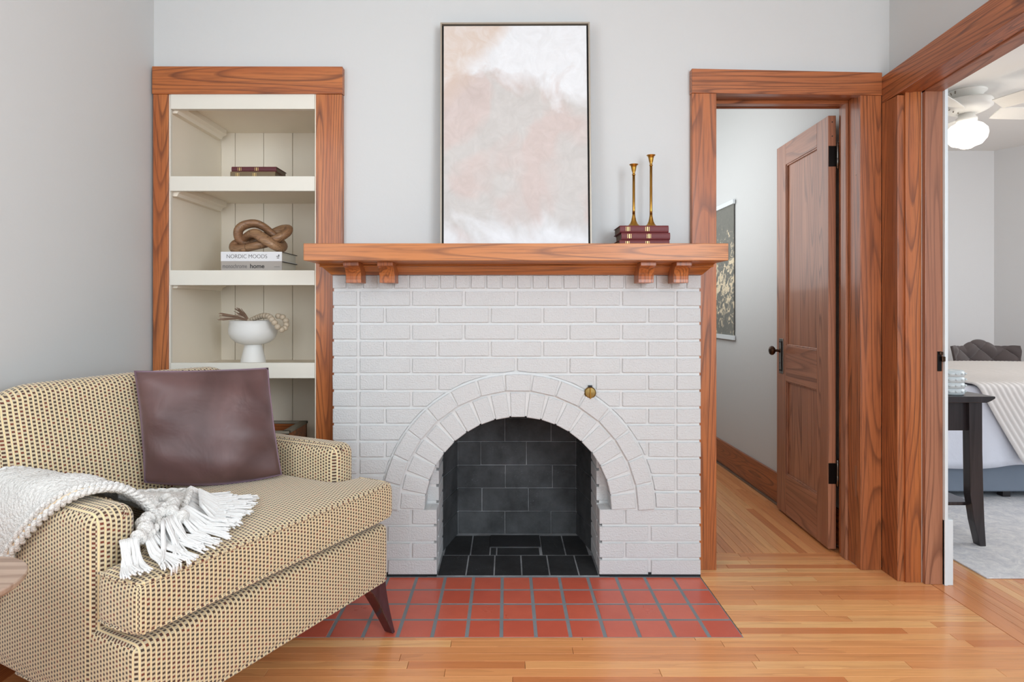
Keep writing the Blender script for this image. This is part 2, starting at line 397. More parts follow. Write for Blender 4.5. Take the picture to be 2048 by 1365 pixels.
m.hexa([(4.64, 5.9, 0), (4.64, 5.9, CEIL), (4.74, 6.0, CEIL), (4.74, 6.0, 0)], [(e.x, e.y, 0), (e.x, e.y, CEIL), (e.x+.1, e.y+.05, CEIL), (e.x+.1, e.y+.05, 0)])
struct(m.build('wall_bedroom', 'bedroom_paint'))
struct(B(XL-0.12, 1.77, -2.5, 5.7, CEIL, CEIL+0.08).build('ceiling', 'ceiling_paint'))
struct(B(1.77, 6.4, 0.6, 6.0, CEIL, CEIL+0.08).build('ceiling', 'ceiling_paint'))
# rear wall with tall window openings behind the photographer
m = MB()
for x0, x1, z0, z1 in [(XL, -0.9, 0, CEIL), (1.5, XR, 0, CEIL), (-0.9, 1.5, 0, 0.6), (-0.9, 1.5, 2.4, CEIL)]:
    m.box(x0, x1, -2.62, -2.5, z0, z1)
struct(m.build('wall_rear', 'wall_paint'))

# floor: slab with individual strips of hardwood
floor = struct(B(XL, 6.3, -2.5, 6.0, -0.06, -0.0125).build('floor', 'dark_gap'))
HX1 = 0.806   # right end of hearth
def plank_x(x0, x1, y0, y1, name='plank'):
    g = 0.0006
    return MB().box(x0+g, x1-g, y0+g*0.7, y1-g*0.7, -0.012, 0.0).build(name, 'plank_x', floor, bevel=0.0006, bseg=1)
PW = 0.0413; row = 0; y = 2.834
while y > 1.15:
    y0 = y-PW
    xs = XL if y0 < 2.10 else HX1+0.003
    x = xs; end = 1.722
    first = True
    while x < end-0.01:
        L = R.uniform(0.35, 1.15)
        if first: L *= R.uniform(0.3, 1.0); first = False
        x2 = min(x+L, end)
        if end-x2 < 0.15: x2 = end
        plank_x(x, x2, y0, y); x = x2
    y = y0; row += 1
mm = MB(); yy = y
while yy > -2.45:
    y0 = yy-PW; x = XL+R.uniform(0, 0.3)
    mm.box(XL, x, y0+.0004, yy-.0004, -0.012, 0)
    while x < 1.722:
        x2 = min(1.722, x+R.uniform(0.5, 1.2)); mm.box(x+.0005, x2, y0+.0004, yy-.0004, -0.012, 0); x = x2
    yy = y0
mm.build('plank_field', 'plank_x', floor, kind='stuff')
# hall: strips along the view direction
x = 0.80
while x < 1.56:
    ys = 2.835; k = 0
    while ys < 5.55:
        L = R.uniform(0.6, 1.4); y2 = min(5.6, ys+L)
        MB().box(x+.0006, min(x+PW, 1.60)-.0006, ys+.0005, y2-.0005, -0.012, 0).build('plank', 'plank_y', floor, bevel=0.0006, bseg=1)
        ys = y2
    x += PW
# bedroom: strips along the view direction, first the threshold strip
x = 1.724
for i in range(22):
    wd = 0.075 if i == 0 else PW
    ys = 0.7 if i else 0.7
    while ys < (5.8 if x > 1.78 else 2.5):
        L = R.uniform(0.7, 1.5); y2 = min((5.85 if x > 1.78 else 2.515), ys+L)
        MB().box(x+.0006, x+wd-.0006, ys+.0005, y2-.0005, -0.012, 0).build('plank', 'plank_y', floor, bevel=0.0006, bseg=1)
        ys = y2
    x += wd
mm = MB()
while x < 6.2:
    mm.box(x+.0005, x+PW-.0005, 0.7, 5.85, -0.012, 0); x += PW
mm.build('plank_field', 'plank_y', floor, kind='stuff')

# ------------------------------------------------------------------ trim: built-in shelf casing
def board(name, pts, y0, y1, mat, parent=None, bevel=0.002):
    return MB().prism(pts, y0, y1).build(name, mat, parent, bevel=bevel)
tr = sx('trim_1')
board('head_casing', [(-1.513, 2.036), (-0.700, 2.037), (-0.700, 2.153), (-1.513, 2.154)], YC-0.004, YW, 'oak_x', tr)
board('side_casing', [(-1.513, 0), (-1.446, 0), (-1.446, 2.036), (-1.511, 2.036)], YC, YW, 'oak_z', tr)
board('side_casing', [(-0.815, 0), (-0.702, 0), (-0.702, 2.036), (-0.815, 2.036)], YC, YW, 'oak_z', tr)

# built-in bookcase
bc = thing('bookcase', 'cream painted built-in bookcase recessed left of the fireplace', 'bookcase', (-1.13, 2.66, 0))
YB = 3.15
MB().box(-1.48, -1.45, 2.66, YB, 0, 2.07).build('side_panel', 'alcove_paint', bc)
MB().box(-0.82, -0.79, 2.655, YB, 0, 2.07).build('side_panel', 'alcove_paint', bc)
MB().box(-1.453, -1.440, 2.657, 2.672, 0, 2.04).build('edge_strip', 'cream_paint', bc)
gx = [-1.45]+[(p-CX)*YB/F for p in (470, 527, 585)]+[-1.087+0.146, -0.82]
gx = sorted(set(round(v, 4) for v in gx))
gx[-2] = gx[-3]+0.146
for a, b_ in zip(gx[:-1], gx[1:]):
    MB().box(a+0.001, b_-0.001, YB, YB+0.018, 0, 2.07).build('back_board', 'alcove_paint', bc, bevel=0.002)
B(-1.48, -0.79, YB+0.018, YB+0.03, 0, 2.07).build('back_panel', 'alcove_paint', bc)
shelves = [(1.974, 2.041, 2.030, 2.011), (1.6226, 1.686, 1.680, 1.652), (1.219, 1.283, 1.279, 1.255), (0.820, 0.886, 0.862, 0.840), (0.36, 0.43, 0.425, 0.40)]
FX0 = -1.4385
for i, (z0, z1, top, bot) in enumerate(shelves):
    drop = 0.004 if i == 3 else 0
    MB().hexa([(-1.45, 2.678, bot), (-1.45, 2.678, top), (-0.82, 2.678, top), (-0.82, 2.678, bot)],
              [(-1.45, YB, bot-drop), (-1.45, YB, top-drop), (-0.82, YB, top-drop), (-0.82, YB, bot-drop)]).build('shelf', 'alcove_paint', bc)
    dx = -0.004 if i in (1, 2) else 0
    MB().box(FX0+dx, -0.8215, 2.654, 2.678, z0, z1).build('shelf_front', 'cream_paint', bc, bevel=0.0015)
    # cleat with a stepped profile under each shelf
    pr = [(-1.45, bot), (-1.399, bot), (-1.399, bot-0.024), (-1.418, bot-0.034), (-1.424, bot-0.048), (-1.45, bot-0.048)]
    MB().prism(pr, 2.68, 3.10).build('shelf_cleat', 'alcove_paint', bc, bevel=0.0008)

# ------------------------------------------------------------------ hallway doorway trim
tr = sx('trim_2')
board('head_casing', [(0.791, 2.040), (1.603, 2.029), (1.603, 2.127), (0.791, 2.144)], YC-0.005, YW, 'oak_red_x', tr)
board('side_casing', [(0.792, 0), (0.8975, 0), (0.8975, 2.040), (0.793, 2.040)], YC, YW, 'oak_z', tr)
board('side_casing', [(1.513, 0), (1.603, 0), (1.603, 2.030), (1.513, 2.032)], YC, YW, 'oak_red_z', tr)
B(1.5195, 1.530, YC+0.004, 2.834, 0, 2.055).build('side_jamb', 'oak_red_z', tr, bevel=0.002)
B(1.507, 1.5195, 2.755, 2.797, 0, 2.035).build('door_stop', 'door_wood_z', tr, bevel=0.002)
B(0.885, 0.8975, YC+0.004, 2.834, 0, 2.055).build('side_jamb', 'oak_red_z', tr, bevel=0.002)
B(0.8975, 1.5195, YC+0.004, 2.834, 2.046, 2.058).build('head_jamb', 'door_wood_x', tr, bevel=0.002)
B(0.8975, 1.5195, 2.755, 2.797, 2.030, 2.046).build('door_stop', 'oak_red_x', tr, bevel=0.002)
B(0.84, 1.56, 2.834, 2.85, 2.036, 2.13).build('hall_casing', 'oak_red_x', tr, bevel=0.002)
for z in (1.70, 0.30):
    B(1.5175, 1.5205, 2.664, 2.70, z, z+0.135).build('mortise_patch', 'door_wood_z', tr, bevel=0.0006)

# ------------------------------------------------------------------ bedroom opening trim (right wall)
tr = sx('trim_3')
SL = 0.062
def sloped(x0, x1, zb, zt, ya, yb, name, mat):   # board along Y whose height rises towards the room
    return MB().hexa([(x0, ya, zb), (x0, ya, zt), (x1, ya, zt), (x1, ya, zb)],
        [(x0, yb, zb+SL*(ya-yb)), (x0, yb, zt+SL*(ya-yb)), (x1, yb, zt+SL*(ya-yb)), (x1, yb, zb+SL*(ya-yb))]).build(name, mat, tr, bevel=0.002)
sloped(1.603, XR, 1.994, 2.108, YC-0.001, 0.5, 'head_casing', 'oak_red_y')
sloped(1.629, 1.697, 2.004, 2.055, 2.535, 0.5, 'head_jamb', 'oak_red_y')
sloped(1.697, 1.768, 1.998, 2.055, 2.535, 0.5, 'head_stop', 'door_wood_y')
B(1.603, XR, 2.541, YC-0.001, 0, 1.995).build('side_casing', 'oak_red_z', tr, bevel=0.002)
B(1.629, 1.694, 2.530, 2.545, 0, 2.01).build('side_jamb', 'oak_z', tr, bevel=0.0015)
B(1.697, 1.768, 2.512, 2.545, 0, 2.01).build('door_stop', 'door_wood_z', tr, bevel=0.002)
B(1.768, 1.781, 2.50, 2.60, 0, 2.08).build('bedroom_casing', 'trim_white', tr, bevel=0.0015)
B(1.768, 1.804, 2.503, 2.60, 0, 0.265).build('plinth_block', 'trim_white', tr, bevel=0.002)
sp = MB().box(1.745, 1.762, 2.5085, 2.513, 0.865, 0.945)
sp.build('strike_plate', 'dark_metal', tr, bevel=0.001)
MB().box(1.756, 1.770, 2.498, 2.509, 0.905, 0.925).box(1.750, 1.764, 2.503, 2.510, 0.932, 0.944).build('strike_lip', 'bronze', tr, bevel=0.002)

# hall baseboard
bb = sx('baseboard_hall')
def hallx(y, off): return 1.568-(y-2.83)*0.013-off
def hall_strip(z0, z1, o0, o1, name, mat, ya=2.9, yb=5.59):
    MB().hexa([(hallx(ya, o1), ya, z0), (hallx(ya, o1), ya, z1), (hallx(ya, o0), ya, z1), (hallx(ya, o0), ya, z0)],
              [(hallx(yb, o1), yb, z0), (hallx(yb, o1), yb, z1), (hallx(yb, o0), yb, z1), (hallx(yb, o0), yb, z0)]).build(name, mat, bb, bevel=0.002)
hall_strip(0, 0.176, 0, 0.016, 'baseboard_face', 'oak_red_y'); hall_strip(0.0, 0.013, 0.016, 0.028, 'shoe_moulding', 'plate_metal')
bb2 = sx('baseboard_left'); B(XL, XL+0.014, -2.4, 2.64, 0, 0.17).build('baseboard_face', 'oak_y', bb2, bevel=0.002)
bb3 = sx('baseboard_bedroom'); B(1.77, 4.6, 5.885, 5.9, 0, 0.2).build('baseboard_face', 'trim_white', bb3, bevel=0.002)

# ------------------------------------------------------------------ open hall door
dx, dy = 0.025, 0.60; W = math.hypot(dx, dy); rz = math.atan2(dy, dx)
dr = bpy.data.objects.new('door_1', None); C.objects.link(dr); dr.location = (1.480, 2.852, 0.012); dr.rotation_euler = (0, 0, rz); dr['kind'] = 'structure'
T = -0.035; H = 1.995
def dbox(n, x0, x1, z0, z1, mat, y0=T, y1=0.0, **k): return MB().box(x0, x1, y0, y1, z0, z1).build(n, mat, dr, bevel=k.get('bevel', 0.0015))
dbox('stile', 0, 0.115, 0, H, 'door_wood_z'); dbox('stile', W-0.12, W, 0, H, 'door_wood_z')
dbox('rail', 0.115, W-0.12, H-0.115, H, 'door_wood_x'); dbox('rail', 0.115, W-0.12, 0.718, 0.908, 'door_wood_x'); dbox('rail', 0.115, W-0.12, 0, 0.215, 'door_wood_x')
dbox('panel', 0.117, W-0.122, 0.908, H-0.115, 'door_wood_z', -0.024, -0.012); dbox('panel', 0.117, W-0.122, 0.215, 0.718, 'door_wood_z', -0.024, -0.012)
for z0, z1 in ((0.908, H-0.115), (0.215, 0.718)):
    mo = MB()
    a, b_ = 0.115, W-0.12
    for (x0, x1, zz0, zz1) in ((a, b_, z0, z0+0.008), (a, b_, z1-0.008, z1), (a, a+0.008, z0, z1), (b_-0.008, b_, z0, z1)): mo.box(x0, x1, -0.013, -0.004, zz0, zz1)
    mo.build('moulding', 'door_wood_z', dr, bevel=0.003)
ep = MB().box(W-0.092, W-0.040, 0, 0.004, 0.752, 0.943).build('escutcheon', 'plate_metal', dr, bevel=0.0035)
MB().box(W-0.085, W-0.047, 0.004, 0.007, 0.765, 0.930).build('escutcheon_rim', 'dark_metal', ep, bevel=0.003)
MB().box(W-0.078, W-0.054, 0.007, 0.009, 0.775, 0.920).build('escutcheon_field', 'plate_metal', ep, bevel=0.002)
MB().lathe([(0.0, 0.0085), (0.004, 0.0095), (0.004, 0.0098), (0, 0.01)], (W-0.066, 0, 0.81), 10, 'y').build('keyhole', 'black_gap', ep)
kb = MB().lathe([(0.011, 0.009), (0.011, 0.014), (0.007, 0.018), (0.007, 0.034), (0.016, 0.038), (0.024, 0.046), (0.0255, 0.053), (0.021, 0.062), (0.010, 0.067), (0, 0.068)], (W-0.066, 0, 0.877), 16, 'y')
kb.build('knob', 'bronze', dr, smooth=False)
for z in (1.76, 0.30):
    hg = MB().box(-0.0015, 0.0, T, -0.001, z, z+0.095).build('hinge', 'dark_metal', dr)
    MB().lathe([(0.0, -0.012), (0.005, -0.008), (0.004, 0.0), (0.0058, 0.001), (0.0058, 0.036), (0.005, 0.038), (0.0058, 0.04), (0.0058, 0.095), (0.004, 0.1), (0.0055, 0.108), (0, 0.114)],
               (-0.006, T-0.005, z), 12).build('hinge_pin', 'plate_metal', hg, smooth=True)
    MB().box(-0.002, 0.0, T-0.012, T+0.004, z, z+0.095).build('hinge_leaf', 'dark_metal', hg)
for z in (1.90, 1.965):
    MB().lathe([(0.003, -0.0006), (0.003, 0.001)], (0, -0.018, z), 10, 'x').build('screw_hole', 'black_gap', dr)

# ------------------------------------------------------------------ fireplace
fp = thing('fireplace', 'white painted brick fireplace with arched opening and sooty black firebox', 'fireplace', (0.043, YF, 0))
XA, XB = -0.724, 0.809; AX, AZ = 0.048, 0.2794; MORT = YF+0.0075
R0, R1, R2, R3 = 0.389, 0.489, 0.500, 0.5655
PXL, PXR = -0.291, 0.387            # firebox jambs
zt = lambda p: EYE-(p-CY)*YF/F
def pix_rows():
    rows = []
    for k in range(17): t0 = 583.2+33.64*k; rows.append((zt(t0+28.2), zt(t0)))
    return rows
rows = pix_rows()
# mortar body: front layer with the arch cut out, and the deeper layer behind it
def arch_pts(r, n=40): return [(AX+r*math.cos(PI*k/n), AZ+r*math.sin(PI*k/n)) for k in range(n+1)]
body = MB()
ZT = 1.258
ap = arch_pts(R0+0.006)
N = len(ap)
outer = []
for (x, z) in ap: outer.append((x, ZT))
def strip(y0, y1):
    # spandrel above the arch as columns
    for i in range(N-1):
        x1, z1 = ap[i]; x0, z0 = ap[i+1]
        body.hexa([(x0, y0, z0), (x0, y0, ZT), (x1, y0, ZT), (x1, y0, z1)], [(x0, y1, z0), (x0, y1, ZT), (x1, y1, ZT), (x1, y1, z1)])
strip(MORT, 2.666)
body.box(XA+0.004, AX-R0-0.006, MORT, 2.666, AZ, ZT).box(AX+R0+0.006, XB-0.004, MORT, 2.666, AZ, ZT)
body.box(XA+0.004, PXL-0.012, MORT, 2.666, 0.0, AZ).box(PXR+0.012, XB-0.004, MORT, 2.666, 0.0, AZ)
body.box(-0.46, PXL-0.012, 2.671, 2.845, 0, 0.80).box(PXR+0.012, 0.56, 2.671, 2.845, 0, 0.80).box(-0.46, 0.56, 2.70, 2.845, 0.70, 0.80)
body.build('mortar', 'mortar_paint', fp)
MB().box(XA, PXL, YF+0.005, YF+0.02, 0.001, 0.018).build('base_joint', 'iron', fp); MB().box(PXR, XB, YF+0.005, YF+0.02, 0.001, 0.018).build('base_joint', 'iron', fp)

def brick(pts, y0=YF, y1=MORT+0.004, mat='brick_paint', name='brick', parent=None, bev=0.0022):
    """polygon in XZ with a softly chamfered front and slightly uneven face"""
    if len(pts) < 3: return
    cx = sum(p[0] for p in pts)/len(pts); cz = sum(p[1] for p in pts)/len(pts)
    j = lambda: R.uniform(-0.0008, 0.0008)
    pts = [(p[0]+j(), p[1]+j()) for p in pts]
    yo = R.uniform(-0.0012, 0.0012)
    n = len(pts); b = MB()
    inner = []
    for p in pts:
        dx_, dz_ = cx-p[0], cz-p[1]; L = math.hypot(dx_, dz_) or 1
        inner.append((p[0]+dx_/L*bev*1.4, p[1]+dz_/L*bev*1.4))
    vs = [(p[0], y0+yo, p[1]) for p in inner]+[(p[0], y0+yo+bev, p[1]) for p in pts]+[(p[0], y1, p[1]) for p in pts]
    fs = [tuple(range(n))]
    for i in range(n):
        k = (i+1) % n; fs += [(i, i+n, k+n, k), (i+n, i+2*n, k+2*n, k+n)]
    b.add(vs, fs); return b.build(name, mat, parent or fp)
def rect(x0, x1, z0, z1): return [(x0, z0), (x1, z0), (x1, z1), (x0, z1)]
RC = R3+0.010
def clipped(x0, x1, z0, z1):
    """rectangle minus the arch disc -> list of polygons (XZ)"""
    def hw(z): d2 = RC*RC-(z-AZ)**2; return math.sqrt(d2) if d2 > 0 else 0
    if z0 < AZ: return [rect(x0, x1, z0, z1)]
    if min(abs(x0-AX), abs(x1-AX)) > RC and not (x0 < AX < x1): return [rect(x0, x1, z0, z1)]
    out = []
    NS = 7
    for side in (-1, 1):
        lo, hi = [], []
        for k in range(NS+1):
            z = z0+(z1-z0)*k/NS; b = hw(z)
            if side < 0: a_, e_ = x0, min(x1, AX-b)
            else: a_, e_ = max(x0, AX+b), x1
            if b == 0: a_, e_ = x0, x1
            if e_-a_ > 0.004: lo.append((a_, z)); hi.append((e_, z))
        if len(lo) >= 2:
            poly = lo[::-1]+hi  # down the left, up the right
            poly = [lo[-1]]+[p for p in lo[-2:0:-1] if side > 0]+[lo[0], hi[0]]+[p for p in hi[1:-1] if side < 0]+[hi[-1]]
            if (hi[-1][0]-lo[-1][0]) > 0.008: out.append(poly)
        if hw(z0) == 0: break
    return out
U = 0.21866; J = 0.0115
FL = (719.8-CX)*YF/F; FR = (1349.5-CX)*YF/F
QL = (713-CX)*YF/F; QR = (1354.5-CX)*YF/F
# soldier course under the mantel
x = XA; zc0, zc1 = zt(577), ZT-0.001
ns = 24; pw = (XB-XA+0.008)/ns
for k in range(ns):
    brick(rect(XA+k*pw, XA+(k+1)*pw-0.008, zc0, zc1))
for r_, (z0, z1) in enumerate(rows[:13]):
    brick(rect(XA, QL, z0, z1)); brick(rect(QR, XB, z0, z1))
    if r_ % 2 == 0: cuts = [FL+U*i for i in range(7)]
    else: cuts = [FL]+[FL+U*(i+0.5) for i in range(6)]+[FL+U*6]
    for a, b_ in zip(cuts[:-1], cuts[1:]):
        for poly in clipped(a, b_-J if b_ < FR-0.01 else FR, z0, z1): brick(poly)
for r_, (z0, z1) in enumerate(rows[13:]):
    z0 = max(z0, 0.004)
    for sgn in (1, -1):
        if r_ % 2 == 0: seg = [(0.387, 0.487), (0.497, 0.703), (0.712, XB)]
        else: seg = [(0.387, 0.589), (0.603, XB)]
        for a, b_ in seg:
            if sgn < 0: a, b_ = 2*AX-b_-0.0, 2*AX-a; b_ = min(b_, PXL) if abs(b_-PXL) < 0.03 else b_; a = max(a, XA)
            brick(rect(a, b_, z0, z1))
# arch rings
def ring(r0, r1, n, gap, y0, y1, sub=3):
    da = PI/n
    for k in range(n):
        a0 = da*k+gap/r1/2*1.0; a1 = da*(k+1)-gap/r1/2
        g = gap*0.5
        a0i = da*k+gap*0.45/r0/2; a1i = da*(k+1)-gap*0.45/r0/2
        op = [(AX+r1*math.cos(a0+(a1-a0)*i/sub), AZ+r1*math.sin(a0+(a1-a0)*i/sub)) for i in range(sub+1)]
        ip = [(AX+r0*math.cos(a1i+(a0i-a1i)*i/1), AZ+r0*math.sin(a1i+(a0i-a1i)*i/1)) for i in range(2)]
        brick(op+ip, y0, y1)
ring(R0, R1, 19, 0.017, YF-0.006, 2.664, 2)
ring(R2, R3, 15, 0.012, YF-0.012, MORT+0.01, 3)
# mortar bed between the rings
m = MB()
for rr0, rr1, yy0 in ((R0+0.0035, R1-0.002, YF+0.0005), (R1-0.002, R2+0.002, YF+0.0005), (R2+0.002, R3-0.001, YF-0.005), (R3-0.001, R3+0.009, YF+0.003)):
    a = arch_pts(rr0, 48); b_ = arch_pts(rr1, 48)
    for i in range(48):
        m.hexa([(a[i][0], yy0, a[i][1]), (b_[i][0], yy0, b_[i][1]), (b_[i+1][0], yy0, b_[i+1][1]), (a[i+1][0], yy0, a[i+1][1])],
               [(a[i][0], MORT+.01, a[i][1]), (b_[i][0], MORT+.01, b_[i][1]), (b_[i+1][0], MORT+.01, b_[i+1][1]), (a[i+1][0], MORT+.01, a[i+1][1])])
m.build('arch_joint', 'mortar_paint', fp)
# ledge and inner jamb bricks (their faces look into the opening)
for r_, (z0, z1) in enumerate(rows[8:]):
    z0 = max(z0, 0.004)
    low = z1 < AZ+0.01
    for s_, xe in ((-1, PXL), (1, PXR)):
        y0 = 2.584 if low else 2.667
        off = 0.0
        MB().box(min(xe, xe+s_*0.06), max(xe, xe+s_*0.06), 2.668, 2.842, z0, z1).build('brick', 'brick_paint', fp, bevel=0.003)
        if low: MB().box(min(xe, xe+s_*0.03), max(xe, xe+s_*0.03), 2.592, 2.660, z0, z1).build('brick', 'brick_paint', fp, bevel=0.003)
        else: brick(rect(*( (xe-0.17, xe-0.062) if s_ < 0 else (xe+0.062, xe+0.17)), z0, z1), 2.667, 2.675)
# firebox of black firebrick
fb = fp
YK = 3.07; BXL, BXR = -0.240, 0.344
MB().box(-0.34, 0.44, YK+0.006, YK+0.05, 0, 0.9).build('firebox_back', 'soot_mortar', fp)
m = MB()
m.hexa([(PXL-0.004, 2.845, 0), (PXL-0.004, 2.845, 0.9), (BXL-0.004, YK+0.006, 0.9), (BXL-0.004, YK+0.006, 0)], [(PXL-0.06, 2.845, 0), (PXL-0.06, 2.845, 0.9), (BXL-0.06, YK+0.02, 0.9), (BXL-0.06, YK+0.02, 0)])
m.hexa([(PXR+0.004, 2.845, 0), (PXR+0.004, 2.845, 0.9), (BXR+0.004, YK+0.006, 0.9), (BXR+0.004, YK+0.006, 0)], [(PXR+0.06, 2.845, 0), (PXR+0.06, 2.845, 0.9), (BXR+0.06, YK+0.02, 0.9), (BXR+0.06, YK+0.02, 0)])
m.build('firebox_side', 'soot_mortar', fp)
MB().box(-0.34, 0.44, 2.71, YK+0.05, 0.78, 0.82).build('firebox_lintel', 'iron', fp)
zb = lambda p: EYE-(p-CY)*YK/F; xb = lambda p: (p-CX)*YK/F
lv = [0.0, zb(1023.5), zb(977), zb(931), zb(884), zb(884)+0.115, zb(884)+0.23, 0.78]
joints = [(1010, 1102.4), (964, 1057), (1011, 1105), (962, 1053), (1010, 1102), (964, 1057), (1010, 1102)]
GJ = 0.0022
for i, js in enumerate(joints):
    xs = [BXL]+[xb(p) for p in js]+[BXR]
    if js[0] == 964 or js[0] == 962: xs = [BXL]+[xb(js[0])]+[xb(js[1])]+[BXR]
    for a, b_ in zip(xs[:-1], xs[1:]):
        if a >= b_: continue
        brick(rect(a+GJ, b_-GJ, lv[i]+GJ, lv[i+1]-GJ), YK, YK+0.008, 'firebrick_soot', 'firebrick', bev=0.0012)
for s_, (xa, xbk) in ((-1, (PXL, BXL)), (1, (PXR, BXR))):
    for i in range(7):
        cuts = [2.846, 3.069] if i % 2 else [2.846, 2.96, 3.069]
        for ya, yb_ in zip(cuts[:-1], cuts[1:]):
            f0 = (ya-2.845)/(YK-2.845); f1 = (yb_-2.845)/(YK-2.845); z0, z1 = lv[i]+GJ, lv[i+1]-GJ
            X0 = xa+(xbk-xa)*f0; X1 = xa+(xbk-xa)*f1; q = 0.006*s_
            MB().hexa([(X0, ya+GJ, z0), (X0, ya+GJ, z1), (X1, yb_-GJ, z1), (X1, yb_-GJ, z0)],
                      [(X0+q, ya+GJ, z0), (X0+q, ya+GJ, z1), (X1+q, yb_-GJ, z1), (X1+q, yb_-GJ, z0)]).build('firebrick', 'firebrick_soot', fp, bevel=0.001, bseg=1)
# firebox floor
MB().box(-0.33, 0.43, 2.585, YK+0.01, -0.010, 0.0042).build('firebox_floor', 'soot_mortar', fp)
def ftile(x0, x1, y0, y1): MB().box(x0+.0025, x1-.0025, y0+.0025, y1-.0025, -0.002, 0.005).build('firebrick', 'floor_soot', fp, bevel=0.0012, bseg=1)
xs = [PXL+0.001]+[(p-CX)*YF/F for p in (931.4, 988, 1044, 1100, 1159)]+[PXR-0.001]
for a, b_ in zip(xs[:-1], xs[1:]): ftile(a, b_, 2.585, 2.797)
yq = 3.04; xq = lambda p: (p-CX)*2.797/F
ftile(-0.285, xq(940.6), 2.797, yq); ftile(xq(940.6), -0.075, 2.797, yq); ftile(-0.045, xq(1080.8), 2.797, 2.888)
ftile(-0.075, -0.045, 2.797, 2.888)
ftile(xq(1084), xq(1132), 2.797, yq); ftile(xq(1132), 0.375, 2.797, yq)
ad = MB().box(-0.078, 0.160, 2.892, 3.035, 0.004, 0.009).build('ash_door_frame', 'iron', fp, bevel=0.001)
MB().box(-0.045, 0.125, 2.905, 3.02, 0.009, 0.013).build('ash_door', 'iron', ad, bevel=0.001)
MB().tube([(0.0+0.012*k-0.02, 2.99-0.02*math.sin(PI*k/8), 0.016) for k in range(9)], 0.003, 6).build('ash_door_pull', 'firebrick_soot', ad, smooth=True)

# brass gas key plate
gk = thing('gas_valve_key', 'small round brass gas valve plate on the white bricks above the arch', 'valve', ((1180.5-CX)*2.57/F, 2.57, EYE-(786-CY)*2.57/F))
c = gk['_o']
MB().lathe([(0.0, -0.006), (0.020, -0.005), (0.0245, -0.001), (0.0245, 0.008), (0, 0.008)], c, 28, 'y').build('escutcheon', 'aged_brass', gk, smooth=False, bevel=0.001)
MB().prism([(c[0]-0.0022, c[2]-0.024), (c[0]+0.0022, c[2]-0.024), (c[0]+0.0012, c[2]+0.022), (c[0]-0.0022, c[2]+0.022)], c[1]-0.013, c[1]-0.003).build('key_blade', 'brass', gk, bevel=0.001)
MB().box(c[0]-0.008, c[0]+0.008, c[1]-0.002, c[1]+0.008, c[2]+0.02, c[2]+0.03).build('key_slot', 'black_gap', gk)

# mantel shelf
mt = thing('mantel_shelf', 'long orange oak mantel shelf with four corbels above the brick fireplace', 'mantel', (0.036, 2.5, 1.3))
mz0, mz1 = 1.302, 1.3674
MB().box(-0.773, 0.845, 2.36, YW-0.001, mz0, mz1).build('shelf_board', 'mantel_oak', mt, bevel=0.002)
def ring_pts(xa, xb_, ya, z): return [(xa, ya, z), (xb_, ya, z), (xb_, YC-0.001, z), (xa, YC-0.001, z)]
b = MB(); levels = [(-0.726, 0.811, 2.572, 1.2585), (-0.727, 0.812, 2.562, 1.261), (-0.752, 0.836, 2.530, 1.287), (-0.760, 0.841, 2.518, 1.289), (-0.761, 0.842, 2.515, 1.293), (-0.758, 0.841, 2.520, 1.296), (-0.764, 0.843, 2.500, mz0)]
pts = []
for l in levels: pts += ring_pts(*l)
fs = []
for i in range(len(levels)-1):
    for k in range(4): a = i*4+k; c_ = i*4+(k+1) % 4; fs.append((a, c_, c_+4, a+4))
fs.append((0, 3, 2, 1)); L4 = (len(levels)-1)*4; fs.append((L4, L4+1, L4+2, L4+3))
b.add(pts, fs).build('bed_moulding', 'mantel_oak', mt, bevel=0.0012)
for px in (686, 754.3, 1281.7, 1353):
    x0 = (px-CX)*2.43/F; pr = [(2.43, mz0-0.0005), (2.43, 1.287)]
    for k in range(7):
        a = PI/2*k/6; pr.append((2.43+0.045*math.sin(a)*1.0, 1.287-0.052*(1-math.cos(a)) if k < 6 else 1.235))
    pr += [(2.474, 1.222), (2.56, 1.222), (2.56, mz0-0.0005)]
    MB().prism_x(pr, x0, x0+0.0605).build('corbel', 'oak_z', mt, bevel=0.0012)

# hearth of quarry tiles
he = thing('hearth', 'red quarry tile hearth set in the floor before the fireplace', 'hearth', (0.04, 2.34, 0))
B(-0.732, 0.806, 2.1075, 2.584, -0.012, 0.0006).build('grout_bed', 'tile_grout', he)
TP = 0.1181; x0 = 0.691-12*TP
for i in range(13):
    for k in range(4):
        a = x0+i*TP; ya = 2.108+k*TP
        MB().box(a+0.006, min(a+TP-0.006, 0.804), ya+(0.0055 if k else 0.001), min(ya+TP-0.0055, 2.576), -0.006, 0.0012+R.uniform(-.0003, .0003)).build('tile', 'quarry_tile', he, bevel=0.0015)

